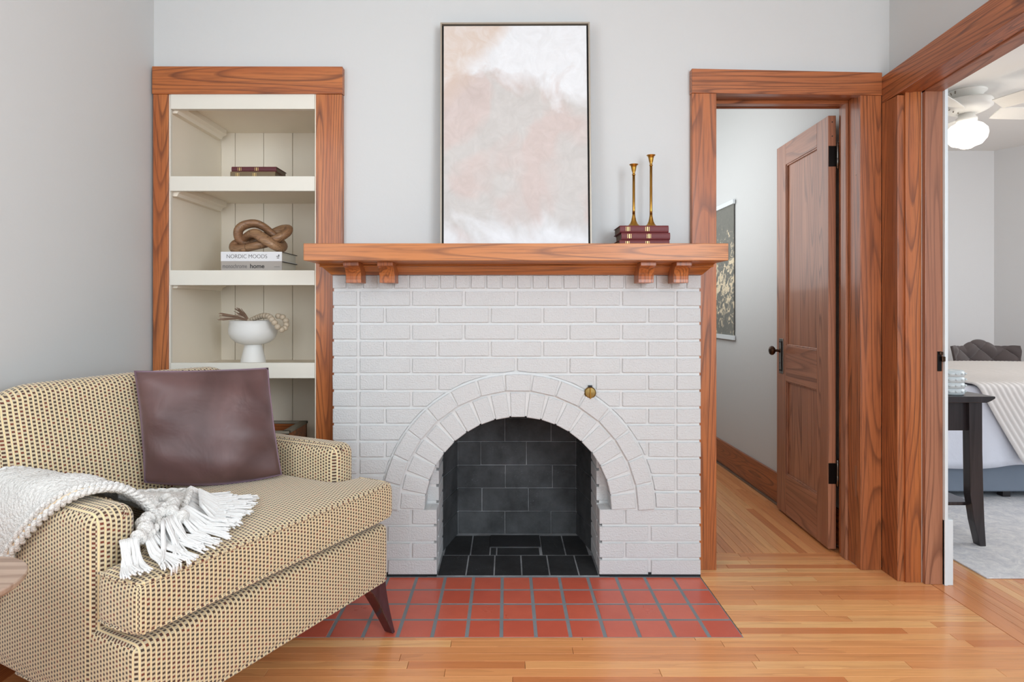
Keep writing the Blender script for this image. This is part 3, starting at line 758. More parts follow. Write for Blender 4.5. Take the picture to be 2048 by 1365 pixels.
# ------------------------------------------------------------------ things on the mantel
# painting leaning on the wall
def painting():
    ybot, ytop = 2.600, 2.640; zb_, zt_ = mz1+0.0005, 2.328
    xbl, xbr = (880.3-CX)*2.58/F, (1184-CX)*2.58/F
    Wd = xbr-xbl; Hh = math.hypot(zt_-zb_, ytop-ybot)
    cx_ = (xbl+xbr)/2+0.0
    o = thing('framed_painting', 'large abstract blush and grey painting in a thin frame, leaning above the mantel', 'painting', (cx_, ybot-0.02, zb_+0.0022), 0.0001)
    o.rotation_euler = (-math.atan2(ytop-ybot, zt_-zb_), -0.004, 0)
    h = Wd/2; D = 0.034
    for nm, x0, x1, z0, z1 in (('frame_side', -h, -h+0.0065, 0, Hh), ('frame_side', h-0.0065, h, 0, Hh), ('frame_rail', -h+0.0065, h-0.0065, 0, 0.0065), ('frame_rail', -h+0.0065, h-0.0065, Hh-0.0065, Hh)):
        B(x0, x1, 0, D, z0, z1).build(nm, 'champagne_frame', o, bevel=0.0006)
    B(-h+0.0065, h-0.0065, 0.018, D, 0.0065, Hh-0.0065).build('shadow_gap', 'black_gap', o)
    B(-h+0.014, h-0.014, 0.004, 0.018, 0.014, Hh-0.014).build('canvas', 'abstract_painting', o, bevel=0.001)
painting()

def hardback(name, label, cat, x0, x1, y0, y1, z0, th, cover, group=None, gilt=None, pages='page_aged', flip=False):
    """flat lying book: spine towards the room (front)"""
    o = thing(name, label, cat, ((x0+x1)/2, (y0+y1)/2, z0), 0, group)
    ct = 0.0022
    MB().box(x0, x1, y0+0.004, y1, z0, z0+ct).box(x0, x1, y0+0.004, y1, z0+th-ct, z0+th).build('cover', cover, o, bevel=0.0006)
    n = 6; pr = []
    for k in range(n+1):
        a = -PI/2+PI*k/n; pr.append((y0+0.004-0.005*math.cos(a), z0+th/2+th/2*math.sin(a)))
    pr += [(y0+0.007, z0+th), (y0+0.007, z0)]
    MB().prism_x(pr, x0, x1).build('spine', cover, o, bevel=0.0004)
    B(x0+0.004, x1-0.004, y0+0.006, y1-0.004, z0+ct, z0+th-ct).build('pages', pages, o)
    if gilt:
        gm = MB()
        for gx_ in gilt:
            xx = x0+(x1-x0)*gx_
            for dx_, ww in ((0, 0.0016), (0.006, 0.0045), (0.0145, 0.0016)): gm.box(xx+dx_, xx+dx_+ww, y0-0.0018, y0+0.002, z0+th*0.2, z0+th*0.8)
        gm.build('gilt_tooling', 'gilt', o)
    return o
zz = mz1+0.0003; S25 = 2.5/F
G = 'maroon books stacked on the mantel'
for i, (p0, p1, pos) in enumerate([(1239, 1339, 'bottom'), (1243, 1340.5, 'middle'), (1240, 1337.5, 'top')]):
    lab = {'bottom': 'lowest maroon hardback of the stack on the mantel, resting on the oak shelf', 'middle': 'maroon hardback in the middle of the mantel stack',
           'top': 'topmost maroon hardback of the mantel stack, under the brass candlesticks'}[pos]
    hardback('hardback_book', lab, 'book', (p0-CX)*S25, (p1-CX)*S25, 2.5, 2.645, zz, 0.0288, 'book_maroon', G, (0.12, 0.52)); zz += 0.029
def candlestick(x, y, z, h, label):
    o = thing('candlestick', label, 'candlestick', (x, y, z), 0, None)
    MB().lathe([(0, 0), (0.0300, 0), (0.0305, 0.003), (0.024, 0.008), (0.016, 0.016), (0.0105, 0.028), (0.0070, 0.045), (0.0060, 0.055)], (x, y, z), 28).build('foot', 'brass', o, smooth=True)
    MB().lathe([(0.0060, 0.055), (0.0057, 0.075), (0.0055, h-0.046)], (x, y, z), 16).build('stem', 'brass', o, smooth=True)
    MB().lathe([(0.0052, h-0.046), (0.0072, h-0.044), (0.0072, h-0.041), (0.0052, h-0.039), (0.0055, h-0.034), (0.0085, h-0.026), (0.0105, h-0.014), (0.0125, h-0.006), (0.0185, h-0.001), (0.0185, h), (0.0105, h-0.003), (0.009, h-0.02), (0, h-0.02)],
               (x, y, z), 28).build('candle_cup', 'brass', o, smooth=True)
zz += 0.0002
candlestick((1267.5-CX)*2.57/F, 2.57, zz, 0.262, 'shorter brass candlestick standing on the maroon books')
candlestick((1302-CX)*2.585/F, 2.585, zz, 0.304, 'taller brass candlestick, the one nearer the doorway')

# ------------------------------------------------------------------ things in the bookcase
zs = 1.680
hardback('hardback_book', 'thick tan leather book under the maroon one on the top shelf', 'book', (460.5-CX)*2.70/F, (550-CX)*2.70/F, 2.70, 2.835, zs+0.0003, 0.0365, 'book_tan', None, (0.12, 0.5))
hardback('hardback_book', 'thin maroon book lying on a tan book, top shelf of the bookcase', 'book', (463-CX)*2.71/F, (552.4-CX)*2.71/F, 2.71, 2.84, zs+0.0371, 0.0228, 'book_maroon_dark', None, (0.14, 0.52))
zs = 1.279
yb1 = 2.70
def big_book(label, z0, th, cover, px0, px1):
    x0, x1 = (px0-CX)*yb1/F, (px1-CX)*yb1/F
    o = thing('coffee_table_book', label, 'book', ((x0+x1)/2, yb1+0.09, z0))
    MB().box(x0, x1, yb1, yb1+0.004, z0, z0+th).build('spine', cover, o, bevel=0.0008)
    MB().box(x0, x1, yb1+0.004, yb1+0.195, z0, z0+0.003).box(x0, x1, yb1+0.004, yb1+0.195, z0+th-0.003, z0+th).build('cover', [cover][0], o, bevel=0.0006)
    MB().box(x0+0.005, x1-0.005, yb1+0.005, yb1+0.19, z0+0.003, z0+th-0.003).build('pages', 'page_white', o)
    MB().box(x1-0.0005, x1+0.0012, yb1+0.004, yb1+0.195, z0+th-0.003, z0+th-0.0002).build('cover_edge', 'ink_dark', o)
    return o, (x0+x1)/2, x0, x1
o, cx_, x0, x1 = big_book('light grey book lettered monochrome home, lower of the pair under the wooden knot', zs+0.0003, 0.0455, 'book_grey', 442, 564)
text('title_text', 'monochrome', 0.026, (x0+0.060, yb1-0.0004, zs+0.024), 'ink_grey', o, 0.106)
text('title_text', 'home', 0.026, (x0+0.158, yb1-0.0004, zs+0.024), 'ink_dark', o, 0.062, 0.0004)
MB().box(x1-0.034, x1-0.010, yb1-0.0005, yb1+0.001, zs+0.021, zs+0.0225).build('publisher_mark', 'ink_grey', o)
o, cx_, x0, x1 = big_book('white book lettered NORDIC MOODS, directly under the wooden knot', zs+0.0461, 0.0415, 'book_white', 441.5, 563.8)
text('title_text', 'NORDIC MOODS', 0.024, (x0+0.114, yb1-0.0004, zs+0.0665), 'ink_grey', o, 0.176, -0.0002)
MB().box(x1-0.022, x1-0.012, yb1-0.0006, yb1+0.001, zs+0.059, zs+0.062).box(x1-0.024, x1-0.015, yb1-0.0006, yb1+0.001, zs+0.066, zs+0.069).box(x1-0.016, x1-0.011, yb1-0.0006, yb1+0.001, zs+0.066, zs+0.075).build('publisher_mark', 'ink_grey', o)

def catmull(pts, n, closed=True):
    P = [Vector(p) for p in pts]; out = []; m_ = len(P)
    rng = m_ if closed else m_-1
    for i in range(rng):
        g_ = lambda k: P[(i+k) % m_] if closed else P[min(max(i+k, 0), m_-1)]
        a, b_, c_, d_ = g_(-1), g_(0), g_(1), g_(2)
        for k in range(n):
            t = k/n
            out.append(0.5*((2*b_)+(c_-a)*t+(2*a-5*b_+4*c_-d_)*t*t+(3*b_-a-3*c_+d_)*t**3))
    if not closed: out.append(P[-1])
    return out
# wooden knot: a closed strand crossing over itself three times
kz = zs+0.0461+0.0415
kp = [(400,1035,-.045),(500,1012,-.055),(600,985,-.035),(700,945,-.05),(800,885,-.02),(825,835,.02),(760,822,.05),(660,862,.05),(560,905,.05),(450,945,.04),
      (360,965,.01),(305,925,-.01),(300,850,-.02),(360,795,-.01),(470,775,0),(570,812,.01),(660,890,.0),(735,950,.03),(775,1000,.03),(735,1035,-.04),
      (650,1000,-.085),(560,945,-.085),(470,890,-.07),(400,905,-.02),(330,960,.02),(260,985,0),(245,1030,-.02),(310,1050,-.035)]
yk = 2.80
pts3 = []
for (a, b_, d_) in kp:
    px, py = 420+a/5.25, 300+b_/5.25; Y = yk+d_*0.75
    pts3.append(((px-CX)*Y/F, Y, EYE+(CY-py)*yk/F))
path = catmull(pts3, 6)
lowest = min(p.z for p in path)
path = [Vector((p.x, p.y, max(p.z, kz+0.0195))) for p in path]
kn = thing('knot_sculpture', 'carved brown wooden knot on top of the white book', 'sculpture', (sum(p.x for p in path)/len(path), yk, kz))
MB().tube(path, [0.0205+0.002*math.sin(i*0.11) for i in range(len(path))], 14, closed=True, flat=(0.85, 1.1)).build('knot_strand', 'knot_wood', kn, smooth=True)

# footed bowl with bead garland
yb_ = 2.90; bxc = (506.5-CX)*yb_/F; zb0 = 0.8588
bw = thing('footed_bowl', 'white ceramic footed bowl on the lower shelf of the bookcase', 'bowl', (bxc, yb_, zb0+0.0004))
k_ = yb_/F
prof = [(0, 0), (0.057, 0), (0.0575, 0.003), (0.052, 0.03), (0.042, 0.075), (0.038, 0.09), (0.040, 0.094)]
MB().lathe(prof, (bxc, yb_, zb0+0.0004), 40).build('pedestal', 'ceramic_white', bw, smooth=True)
zr = EYE-(641.5-CY)*k_-zb0
MB().lathe([(0, 0.092), (0.045, 0.092), (0.075, 0.102), (0.097, 0.122), (0.107, 0.145), (0.1075, 0.165), (0.104, 0.185), (0.1025, zr), (0.0985, zr), (0.099, 0.185), (0.1, 0.165), (0.09, 0.13), (0.06, 0.108), (0, 0.104)],
           (bxc, yb_, zb0+0.0004), 48).build('bowl_body', 'ceramic_white', bw, smooth=True)
zrw = zb0+zr
ga = thing('bead_garland', 'pale wooden bead garland with jute tassels draped over the white bowl', 'garland', (bxc, yb_, zrw))
def gp(px, py, Y): return Vector(((px-CX)*Y/F, Y, EYE+(CY-py)*Y/F))
bpath = catmull([gp(498,641,2.93), gp(507,638,2.92), gp(518,634,2.90), gp(528,632,2.87), gp(538,633.5,2.84), gp(544,639.5,2.81), gp(551,648,2.795), gp(558,657,2.80),
                 gp(566,660,2.82), gp(571,654,2.84), gp(573,646,2.86), gp(569,638,2.87), gp(561,633,2.88), gp(553,633,2.88)], 8, False)
dist = 0; prevp = bpath[0]; step = 0.0
bead_pos = []; rr = 0.0075
for p in bpath:
    dist += (p-prevp).length; prevp = p
    if dist >= step: bead_pos.append(p); rad = 0.0085+0.0055*min(1, len(bead_pos)/5); step = dist+rad*1.65
for i, p in enumerate(bead_pos):
    rad = 0.0085+0.0055*min(1, (i+1)/5)
    MB().lathe([(0.002, -rad*0.95), (rad*0.6, -rad*0.8), (rad*0.92, -rad*0.4), (rad, 0), (rad*0.92, rad*0.4), (rad*0.6, rad*0.8), (0.002, rad*0.95)], p, 14, ['x', 'z'][i % 2]).build('bead', 'bead_wood', ga, smooth=True)
MB().tube(bpath, 0.002, 5).build('cord', 'jute', ga)
for (a, b_, y1_) in [((497, 641), (443, 634), 2.88), ((497, 640), (475, 623), 2.90)]:
    tm = MB(); A = gp(a[0], a[1], 2.93); Bv = gp(b_[0], b_[1], y1_)
    for k in range(26):
        q = Vector((R.uniform(-1, 1), R.uniform(-1, 1), R.uniform(-1, 1)))*0.018
        e_ = Bv+q; mid = A.lerp(e_, 0.4)+Vector((0, 0, 0.006)); tm.tube([A+q*0.12, mid, e_], [0.0014, 0.0018, 0.0014], 5)
    tm.build('tassel', 'jute', ga)

# wooden box standing open on the lowest shelf
bx = thing('wooden_box', 'small open box with grey rim on the lowest bookcase shelf behind the armchair', 'box', (-1.03, 2.95, 0.4255))
x0, x1, y0, y1, z0, z1 = -1.17, -0.985, 2.80, 3.06, 0.4255, 0.565
m = MB().box(x0, x1, y0, y0+0.012, z0, z1-0.012).box(x0, x1, y1-0.012, y1, z0, z1-0.012).box(x0, x0+0.012, y0, y1, z0, z1-0.012).box(x1-0.012, x1, y0, y1, z0, z1-0.012).box(x0, x1, y0, y1, z0, z0+0.01)
m.build('body', 'oak_x', bx)
m = MB().box(x0-0.004, x1+0.004, y0-0.004, y0+0.016, z1-0.012, z1).box(x0-0.004, x1+0.004, y1-0.02, y1+0.004, z1-0.012, z1).box(x0-0.004, x0+0.016, y0, y1, z1-0.012, z1).box(x1-0.03, x1+0.004, y0, y1, z1-0.012, z1)
m.build('rim', 'box_paint', bx, bevel=0.002)

# ------------------------------------------------------------------ hanging scroll in the hall
scr = thing('hanging_scroll', 'dark floral canvas scroll hung on the hall wall beyond the doorway', 'wall hanging', (1.54, 4.45, 1.38))
def onwall(y, z, off): return (hallx(y, off), y, z)
def wallbox(y0, y1, z0, z1, o0, o1):
    return MB().hexa([onwall(y0, z0, o1), onwall(y0, z1, o1), onwall(y0, z1, o0), onwall(y0, z0, o0)], [onwall(y1, z0, o1), onwall(y1, z1, o1), onwall(y1, z1, o0), onwall(y1, z0, o0)])
wallbox(4.20, 4.86, 0.93, 1.835, 0.008, 0.011).build('canvas', 'floral_print', scr)
for z0, z1 in ((1.828, 1.858), (0.905, 0.935)):
    r = wallbox(4.185, 4.87, z0, z1, 0.006, 0.022).build('rail', 'trim_white', scr, bevel=0.001)
    wallbox(4.172, 4.185, z0, z1, 0.006, 0.022).build('rail_end', 'espresso_wood', r)

# ------------------------------------------------------------------ armchair
AO = Vector((-0.804, 1.342, 0)); AR = math.atan2(0.889, 0.458)
ac = thing('armchair', 'wide armchair in tan woven dotted upholstery beside the fireplace', 'armchair', AO, AR)
WU = 0.878
UPH = 'woven_upholstery'
def rounded_box(u0, u1, s0, s1, z0, z1, name, bev, seg=5, cuts=None, **k):
    bm = bmesh.new(); b = MB().box(u0, u1, s0, s1, z0, z1)
    vs = [bm.verts.new(v) for v in b.v]
    for f in b.f: bm.faces.new([vs[i] for i in f])
    bmesh.ops.recalc_face_normals(bm, faces=bm.faces)
    bmesh.ops.bevel(bm, geom=list(bm.edges)+list(bm.verts), offset=bev, segments=seg, affect='EDGES', profile=0.5)
    out = MB(); out.v = [tuple(v.co) for v in bm.verts]; bm.verts.index_update()
    out.f = [[v.index for v in f.verts] for f in bm.faces]; out.mi = [0]*len(out.f); bm.free()
    return out.build(name, UPH, ac, boxuv=True, smooth=True)
rounded_box(0.0, WU, 0.0, 0.77, 0.188, 0.384, 'base', 0.022)
rounded_box(-0.004, 0.105, 0.148, 0.76, 0.20, 0.652, 'arm', 0.038, 6)
rounded_box(WU-0.105, WU+0.004, 0.148, 0.76, 0.20, 0.650, 'arm', 0.038, 6)
# backrest: lofted with rounded ends
def back_fn():
    b = MB(); NU = 41; prof_n = 22; rows_ = []
    for i in range(NU):
        t = i/(NU-1); tt = 0.5-0.5*math.cos(PI*t); u = WU*(0.004+0.992*tt)
        e = min(u, WU-u)/0.15; rnd = 1-math.sqrt(max(0, 1-(1-min(1, e))**2))
        zt_ = 0.905-0.15*rnd-0.01*abs(t-0.5)*2; sback = 0.80-0.03*rnd; sf0 = 0.585+0.11*rnd; sf1 = 0.685+0.06*rnd
        ring_ = [(sback, 0.2), (sback, 0.5), (sback, zt_-0.05)]
        cs = (sf1+sback)/2; ra = (sback-sf1)/2
        for k in range(9):
            a = PI*k/8; ring_.append((cs+ra*math.cos(a), zt_-0.05+0.05*math.sin(a)))
        for k in range(1, 9):
            q = k/8; z = (zt_-0.05)+(0.36-(zt_-0.05))*q; ring_.append((sf1+(sf0-sf1)*q-0.018*math.sin(PI*q), z))
        ring_.append((sf0, 0.2))
        rows_.append([(u, s_, z) for s_, z in ring_])
    n = len(rows_[0]); vs = [p for r_ in rows_ for p in r_]; fs = []
    for i in range(NU-1):
        for k in range(n): a = i*n+k; c_ = i*n+(k+1) % n; fs.append((a, c_, c_+n, a+n))
    fs.append(tuple(range(n))); fs.append(tuple((NU-1)*n+k for k in range(n)))
    b.add(vs, fs); return b
bo = back_fn().build('backrest', UPH, ac, smooth=True)
me = bo.data; uv = me.uv_layers.new(name='UVMap')
for p in me.polygons:
    for li in p.loop_indices:
        c_ = me.vertices[me.loops[li].vertex_index].co
        top = abs(p.normal.z) > 0.75
        uv.data[li].uv = (c_.x, c_.y) if top else (c_.x+ (0.8*(c_.y-0.6) if c_.x < 0.05 else 0), c_.z)
# seat cushion (T shaped), crowned
def seat_z(u, s):
    e = min(1, max(0, min(u+0.006, WU+0.006-u)/0.22)); f = min(1, max(0, (s+0.02)/0.16))
    return 0.527+0.016*math.sin(e*PI/2)*math.sin(f*PI/2)
def cushion():
    us = [-0.006, 0.03, 0.07, 0.112, 0.16, 0.22, 0.30, 0.37, 0.439, 0.508, 0.578, 0.658, 0.718, 0.766, 0.808, 0.848, WU+0.006]
    ss = [-0.018, 0.015, 0.05, 0.095, 0.14, 0.2, 0.27, 0.34, 0.42, 0.5, 0.585]
    zl = [0.408, 0.435, 0.478, 0.527]
    ok = lambda i, j: (ss[j+1] <= 0.141) or (us[i] >= 0.111 and us[i+1] <= 0.767)
    b = MB(); idx = {}
    def V(i, j, k):
        if (i, j, k) not in idx:
            z = zl[k] if k < 3 else seat_z(us[i], ss[j]); idx[(i, j, k)] = len(b.v); b.v.append((us[i], ss[j], z))
        return idx[(i, j, k)]
    def Fc(*q): b.f.append(list(q)); b.mi.append(0)
    for i in range(len(us)-1):
        for j in range(len(ss)-1):
            if not ok(i, j): continue
            Fc(V(i, j, 3), V(i+1, j, 3), V(i+1, j+1, 3), V(i, j+1, 3)); Fc(V(i, j, 0), V(i, j+1, 0), V(i+1, j+1, 0), V(i+1, j, 0))
            nb = lambda a, c_: 0 <= a < len(us)-1 and 0 <= c_ < len(ss)-1 and ok(a, c_)
            for k in range(3):
                if not nb(i-1, j): Fc(V(i, j, k), V(i, j, k+1), V(i, j+1, k+1), V(i, j+1, k))
                if not nb(i+1, j): Fc(V(i+1, j, k), V(i+1, j+1, k), V(i+1, j+1, k+1), V(i+1, j, k+1))
                if not nb(i, j-1): Fc(V(i, j, k), V(i+1, j, k), V(i+1, j, k+1), V(i, j, k+1))
                if not nb(i, j+1): Fc(V(i, j+1, k), V(i, j+1, k+1), V(i+1, j+1, k+1), V(i+1, j+1, k))
    return b
cu_ = cushion().build('seat_cushion', UPH, ac, smooth=True, boxuv=True, sub=2)
def pipe(pts, name='piping', r=0.0042):
    p = catmull(pts, 6, False); b = MB().tube(p, r, 7)
    o = b.build(name, UPH, ac, smooth=True, boxuv=True); return o
for zoff, bot in ((0, False), (0, True)):
    z_ = lambda u, s: (0.414 if bot else seat_z(u, s)-0.006)
    P_ = [(0.0, 0.13), (-0.003, 0.06), (0.008, -0.002), (0.04, -0.0125), (0.2, -0.0155), (0.44, -0.016), (0.68, -0.0155), (0.84, -0.0125), (WU-0.008, -0.002), (WU+0.003, 0.06), (WU, 0.13)]
    pipe([(a, b_, z_(a, b_)) for a, b_ in P_])
pipe([(0.006, 0.5, 0.193), (0.006, 0.08, 0.193), (0.007, 0.04, 0.193), (0.018, 0.018, 0.193), (0.04, 0.007, 0.193), (0.08, 0.006, 0.193), (WU-0.08, 0.006, 0.193), (WU-0.04, 0.007, 0.193), (WU-0.018, 0.018, 0.193), (WU-0.007, 0.04, 0.193), (WU-0.007, 0.08, 0.193)])
pipe([(0.066, 0.152, 0.62), (0.07, 0.16, 0.645), (0.072, 0.3, 0.6515), (0.072, 0.6, 0.6515)], r=0.003)
pipe([(WU-0.066, 0.152, 0.62), (WU-0.07, 0.16, 0.643), (WU-0.072, 0.3, 0.6495), (WU-0.072, 0.6, 0.6495)], r=0.003)
def leg(uo, so, su, ss_):
    b = MB(); N_ = 9; vs = []
    for k in range(N_):
        t = k/(N_-1); z = 0.0022+0.19*(1-t); sp = t**1.5
        inner = 0.085-0.085*0+0.0
        ua = 0.0+0.072*(1-(1-t)**1.0*1.0)*1.0   # inner edge travels outwards
        ui = 0.090-0.105*(t**0.75); ue = 0.002-0.030*(t**1.3)
        if t > 0.9: ui = min(ui, ue+0.030)
        th = 0.055-0.018*t; off = -0.018*sp
        for (a, c_) in ((ue, off), (ui, off), (ui, off+th), (ue, off+th)): vs.append((uo+su*a, so+ss_*c_, z))
    fs = []
    for k in range(N_-1):
        for j in range(4): a = k*4+j; c_ = k*4+(j+1) % 4; fs.append((a, c_, c_+4, a+4))
    fs += [(0, 1, 2, 3), tuple((N_-1)*4+j for j in (3, 2, 1, 0))]
    b.add(vs, fs); b.build('leg', 'espresso_wood', ac, bevel=0.003)
leg(WU-0.006, 0.008, -1, 1); leg(0.006, 0.008, 1, 1); leg(WU-0.006, 0.74, -1, -1); leg(0.006, 0.74, 1, -1)

# throw pillow
def A2W(u, s, z): return Vector((AO.x+0.458*u-0.889*s, AO.y+0.889*u+0.458*s, z))
def pillow():
    TL, TR, BR, BL = Vector((-1.2016, 2.0, 0.918)), Vector((-0.845, 2.20, 0.909)), Vector((-0.764, 2.11, 0.553)), Vector((-1.128, 1.93, 0.577))
    nrm = (TR-TL).cross(TL-BL).normalized()
    if nrm.y > 0: nrm = -nrm
    o = thing('throw_pillow', 'square brown mauve satin pillow leaning against the armchair back', 'pillow', (BL+BR)/2)
    N_ = 45
    def side(sg):
        def fn(a, b_):
            # edges drawn in between the corners
            p = (TL.lerp(TR, a)).lerp(BL.lerp(BR, a), b_)
            ca, cb = a*2-1, b_*2-1
            ex = 0.014*(1-cb*cb)*1.0; p += (TR-TL)*(-ca*ex*abs(ca)**1.5)*0.9; ez = (0.012 if cb < 0 else -0.06)*(1-ca*ca); p += (BL-TL)*(-cb*ez*abs(cb)**1.5)
            h = (max(0, 1-abs(ca)**2.3)*max(0, 1-abs(cb)**2.3))**0.55
            wr = 0.005*math.sin(7*a+4*b_)*h+0.006*math.sin(19*b_-5*a)*(1-h)*h*3+0.005*math.sin(14*(a+b_))*(1-h)*h*2
            if sg > 0: pass
            q = p+nrm*(sg*((0.085 if sg > 0 else 0.035)*h+wr))+Vector((0, 0, -0.0))
            return q
        return fn
    b = MB().grid(N_, N_, side(1)).grid(N_, N_, side(-1))
    b.build('pillow_cover', 'satin_mauve', o, smooth=True)
    pth = []
    f = side(0)
    for k in range(20): pth.append(f(k/20, 0))
    for k in range(20): pth.append(f(1, k/20))
    for k in range(20): pth.append(f(1-k/20, 1))
    for k in range(20): pth.append(f(0, 1-k/20))
    MB().tube(pth, 0.0007, 6, closed=True).build('seam', 'satin_mauve', o, smooth=True)
pillow()

# ------------------------------------------------------------------ knitted throw
th_ = thing('knitted_throw', 'cream chunky knit throw with long fringe over the near arm and seat of the armchair', 'throw', A2W(0.1, 0.3, 0.66))
rowsT = [ # each row: points across the width (front edge -> back edge) in chair coordinates
 [(-0.022, 0.62, 0.30), (-0.024, 0.66, 0.30), (-0.024, 0.70, 0.30), (-0.022, 0.74, 0.30)],
 [(-0.022, 0.475, 0.495), (-0.026, 0.54, 0.49), (-0.026, 0.62, 0.49), (-0.022, 0.70, 0.49)],
 [(-0.020, 0.355, 0.60), (-0.026, 0.44, 0.605), (-0.026, 0.54, 0.61), (-0.022, 0.66, 0.61)],
 [(0.004, 0.275, 0.660), (0.0, 0.38, 0.672), (0.0, 0.50, 0.678), (0.0, 0.64, 0.675)],
 [(0.055, 0.240, 0.678), (0.055, 0.35, 0.690), (0.055, 0.48, 0.694), (0.055, 0.61, 0.686)],
 [(0.110, 0.218, 0.668), (0.115, 0.33, 0.680), (0.115, 0.45, 0.678), (0.115, 0.58, 0.662)],
 [(0.155, 0.200, 0.628), (0.165, 0.30, 0.632), (0.170, 0.42, 0.628), (0.175, 0.55, 0.612)],
 [(0.165, 0.170, 0.588), (0.205, 0.27, 0.590), (0.225, 0.38, 0.592), (0.245, 0.51, 0.590)],
 [(0.140, 0.135, 0.572), (0.215, 0.22, 0.574), (0.285, 0.33, 0.578), (0.335, 0.46, 0.582)],
 [(0.095, 0.110, 0.570), (0.190, 0.165, 0.572), (0.300, 0.25, 0.574), (0.400, 0.375, 0.578)]]
cols = [catmull([r_[k] for r_ in rowsT], 8, False) for k in range(4)]
NA = len(cols[0])
full = [catmull([cols[k][i] for k in range(4)], 12, False) for i in range(NA)]
NBc = len(full[0])
def thr(a, b_):
    fi = a*(NA-1); i = min(int(fi), NA-2); t = fi-i; fj = b_*(NBc-1); j = min(int(fj), NBc-2); q = fj-j
    p = full[i][j].lerp(full[i+1][j], t).lerp(full[i][j+1].lerp(full[i+1][j+1], t), q)
    z = p.z+0.006*math.sin(b_*13+a*5)*min(1, a*2)*(0.4+a)
    return A2W(p.x, p.y, z)
NTa, NTb = 130, 60
def knit(a, b_):
    p = thr(a, b_); i = a*(NTa-1); j = b_*(NTb-1)
    # knitted relief: alternating stitches
    return p+Vector((0, 0, 0.0022*math.sin(i*PI*0.5)*math.cos(j*PI*0.5)))
MB().grid(NTa, NTb, knit).build('knit_body', 'cream_yarn', th_, smooth=True, solid=0.010)
def braid(fn, n, r, name, mat='cream_yarn', tw=2):
    b = MB(); pts_ = [fn(k/(n-1)) for k in range(n)]
    for s_ in range(tw):
        ph = 2*PI*s_/tw; pp = []
        for k, p in enumerate(pts_):
            t = (pts_[min(k+1, n-1)]-pts_[max(k-1, 0)]).normalized(); sd = t.cross(Vector((0, 0, 1)))
            sd = sd.normalized() if sd.length > 0.01 else Vector((1, 0, 0)); up_ = sd.cross(t)
            an = k*0.75+ph; pp.append(p+sd*(r*0.55*math.cos(an))+up_*(r*0.55*math.sin(an)))
        b.tube(pp, [r*0.62*(1+0.15*math.sin(k*1.5)) for k in range(n)], 7)
    b.build(name, mat, th_, smooth=True)
up = Vector((0, 0, 0.004))
braid(lambda t: thr(t, 0.0)+up*0, 190, 0.0095, 'braided_edge')
braid(lambda t: thr(0.02+t*0.86, 0.085)+Vector((0.0, -0.004, 0.009)), 170, 0.009, 'braided_edge')
braid(lambda t: thr(t, 1.0), 150, 0.007, 'braided_edge')
braid(lambda t: thr(1.0, t)+up, 90, 0.0095, 'braided_edge')
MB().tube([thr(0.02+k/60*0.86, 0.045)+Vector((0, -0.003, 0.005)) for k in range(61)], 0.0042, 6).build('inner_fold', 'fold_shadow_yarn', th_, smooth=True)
# soft roll where the front corner doubles back
rolls = catmull([A2W(*p) for p in [(0.150, 0.30, 0.645), (0.195, 0.245, 0.605), (0.205, 0.20, 0.592), (0.155, 0.185, 0.592), (0.125, 0.165, 0.590), (0.105, 0.13, 0.583), (0.07, 0.11, 0.575)]], 9, False)
NR = len(rolls)
MB().tube(rolls, [0.016+0.004*math.sin(k*0.9)+0.002*math.sin(k*2.1) for k in range(NR)], 12).build('knit_roll', 'cream_yarn', th_, smooth=True)
rolls = catmull([A2W(*p) for p in [(0.23, 0.33, 0.592), (0.25, 0.27, 0.60), (0.235, 0.215, 0.60), (0.20, 0.165, 0.592), (0.21, 0.125, 0.584)]], 9, False)
MB().tube(rolls, [0.015+0.003*math.sin(k*0.8) for k in range(len(rolls))], 12).build('knit_roll', 'cream_yarn', th_, smooth=True)

def support(u, s):
    if s > -0.012: return seat_z(u, s)+0.006
    return None
def tassel(u, s, du, ds, L, z0=0.575, thick=0.0062):
    """bundle of yarn starting on the knit edge, lying on the cushion and falling over its front"""
    d_ = Vector((du, ds)).normalized(); n = 12; core = []; zc = z0; uu, s_ = u, s; st = L/(n-1); z = z0
    over = False
    for k in range(n):
        core.append(Vector((uu, s_, z)))
        su = seat_z(uu, max(s_, -0.012))+0.008
        if s_ < -0.022 or (uu < -0.012 and s_ < 0.15):
            z -= st*0.95; uu += d_.x*st*0.15; s_ = min(s_, -0.028)
            if uu < -0.012: pass
        else:
            uu += d_.x*st*0.93; s_ += d_.y*st*0.93; z = max(su, z-st*0.55)
        d_ = (d_+Vector((R.uniform(-.12, .12), R.uniform(-.12, .06)))).normalized()
    b = MB(); ns = 6
    for q in range(ns):
        an = 2*PI*q/ns+R.random(); fr = R.uniform(0.3, 1.0)
        pp = []; ln = n-R.choice([0, 0, 1])
        for k in range(ln):
            t = k/(n-1); sp_ = thick*(0.45+1.5*t*t*fr)
            c_ = core[k]; off = Vector((math.cos(an)*sp_, math.sin(an+t)*sp_*0.6, abs(math.sin(an))*sp_*0.9))
            pp.append(A2W(c_.x+off.x, c_.y+off.y, c_.z+off.z))
        b.tube(pp, [thick*0.42*(1-0.25*k/n) for k in range(ln)], 5)
    b.build('tassel', 'tassel_yarn', th_, smooth=True)
for k in range(38):                                  # first fringe: along the free end
    t = k/37; p = full[NA-1][int(t*(NBc-1))]
    du = -0.25+1.0*t+R.uniform(-.2, .2); ds = -1.0+0.25*t
    tassel(p.x, p.y, du, ds, R.uniform(0.14, 0.19) if t < 0.6 else R.uniform(0.12, 0.16), p.z+0.002)
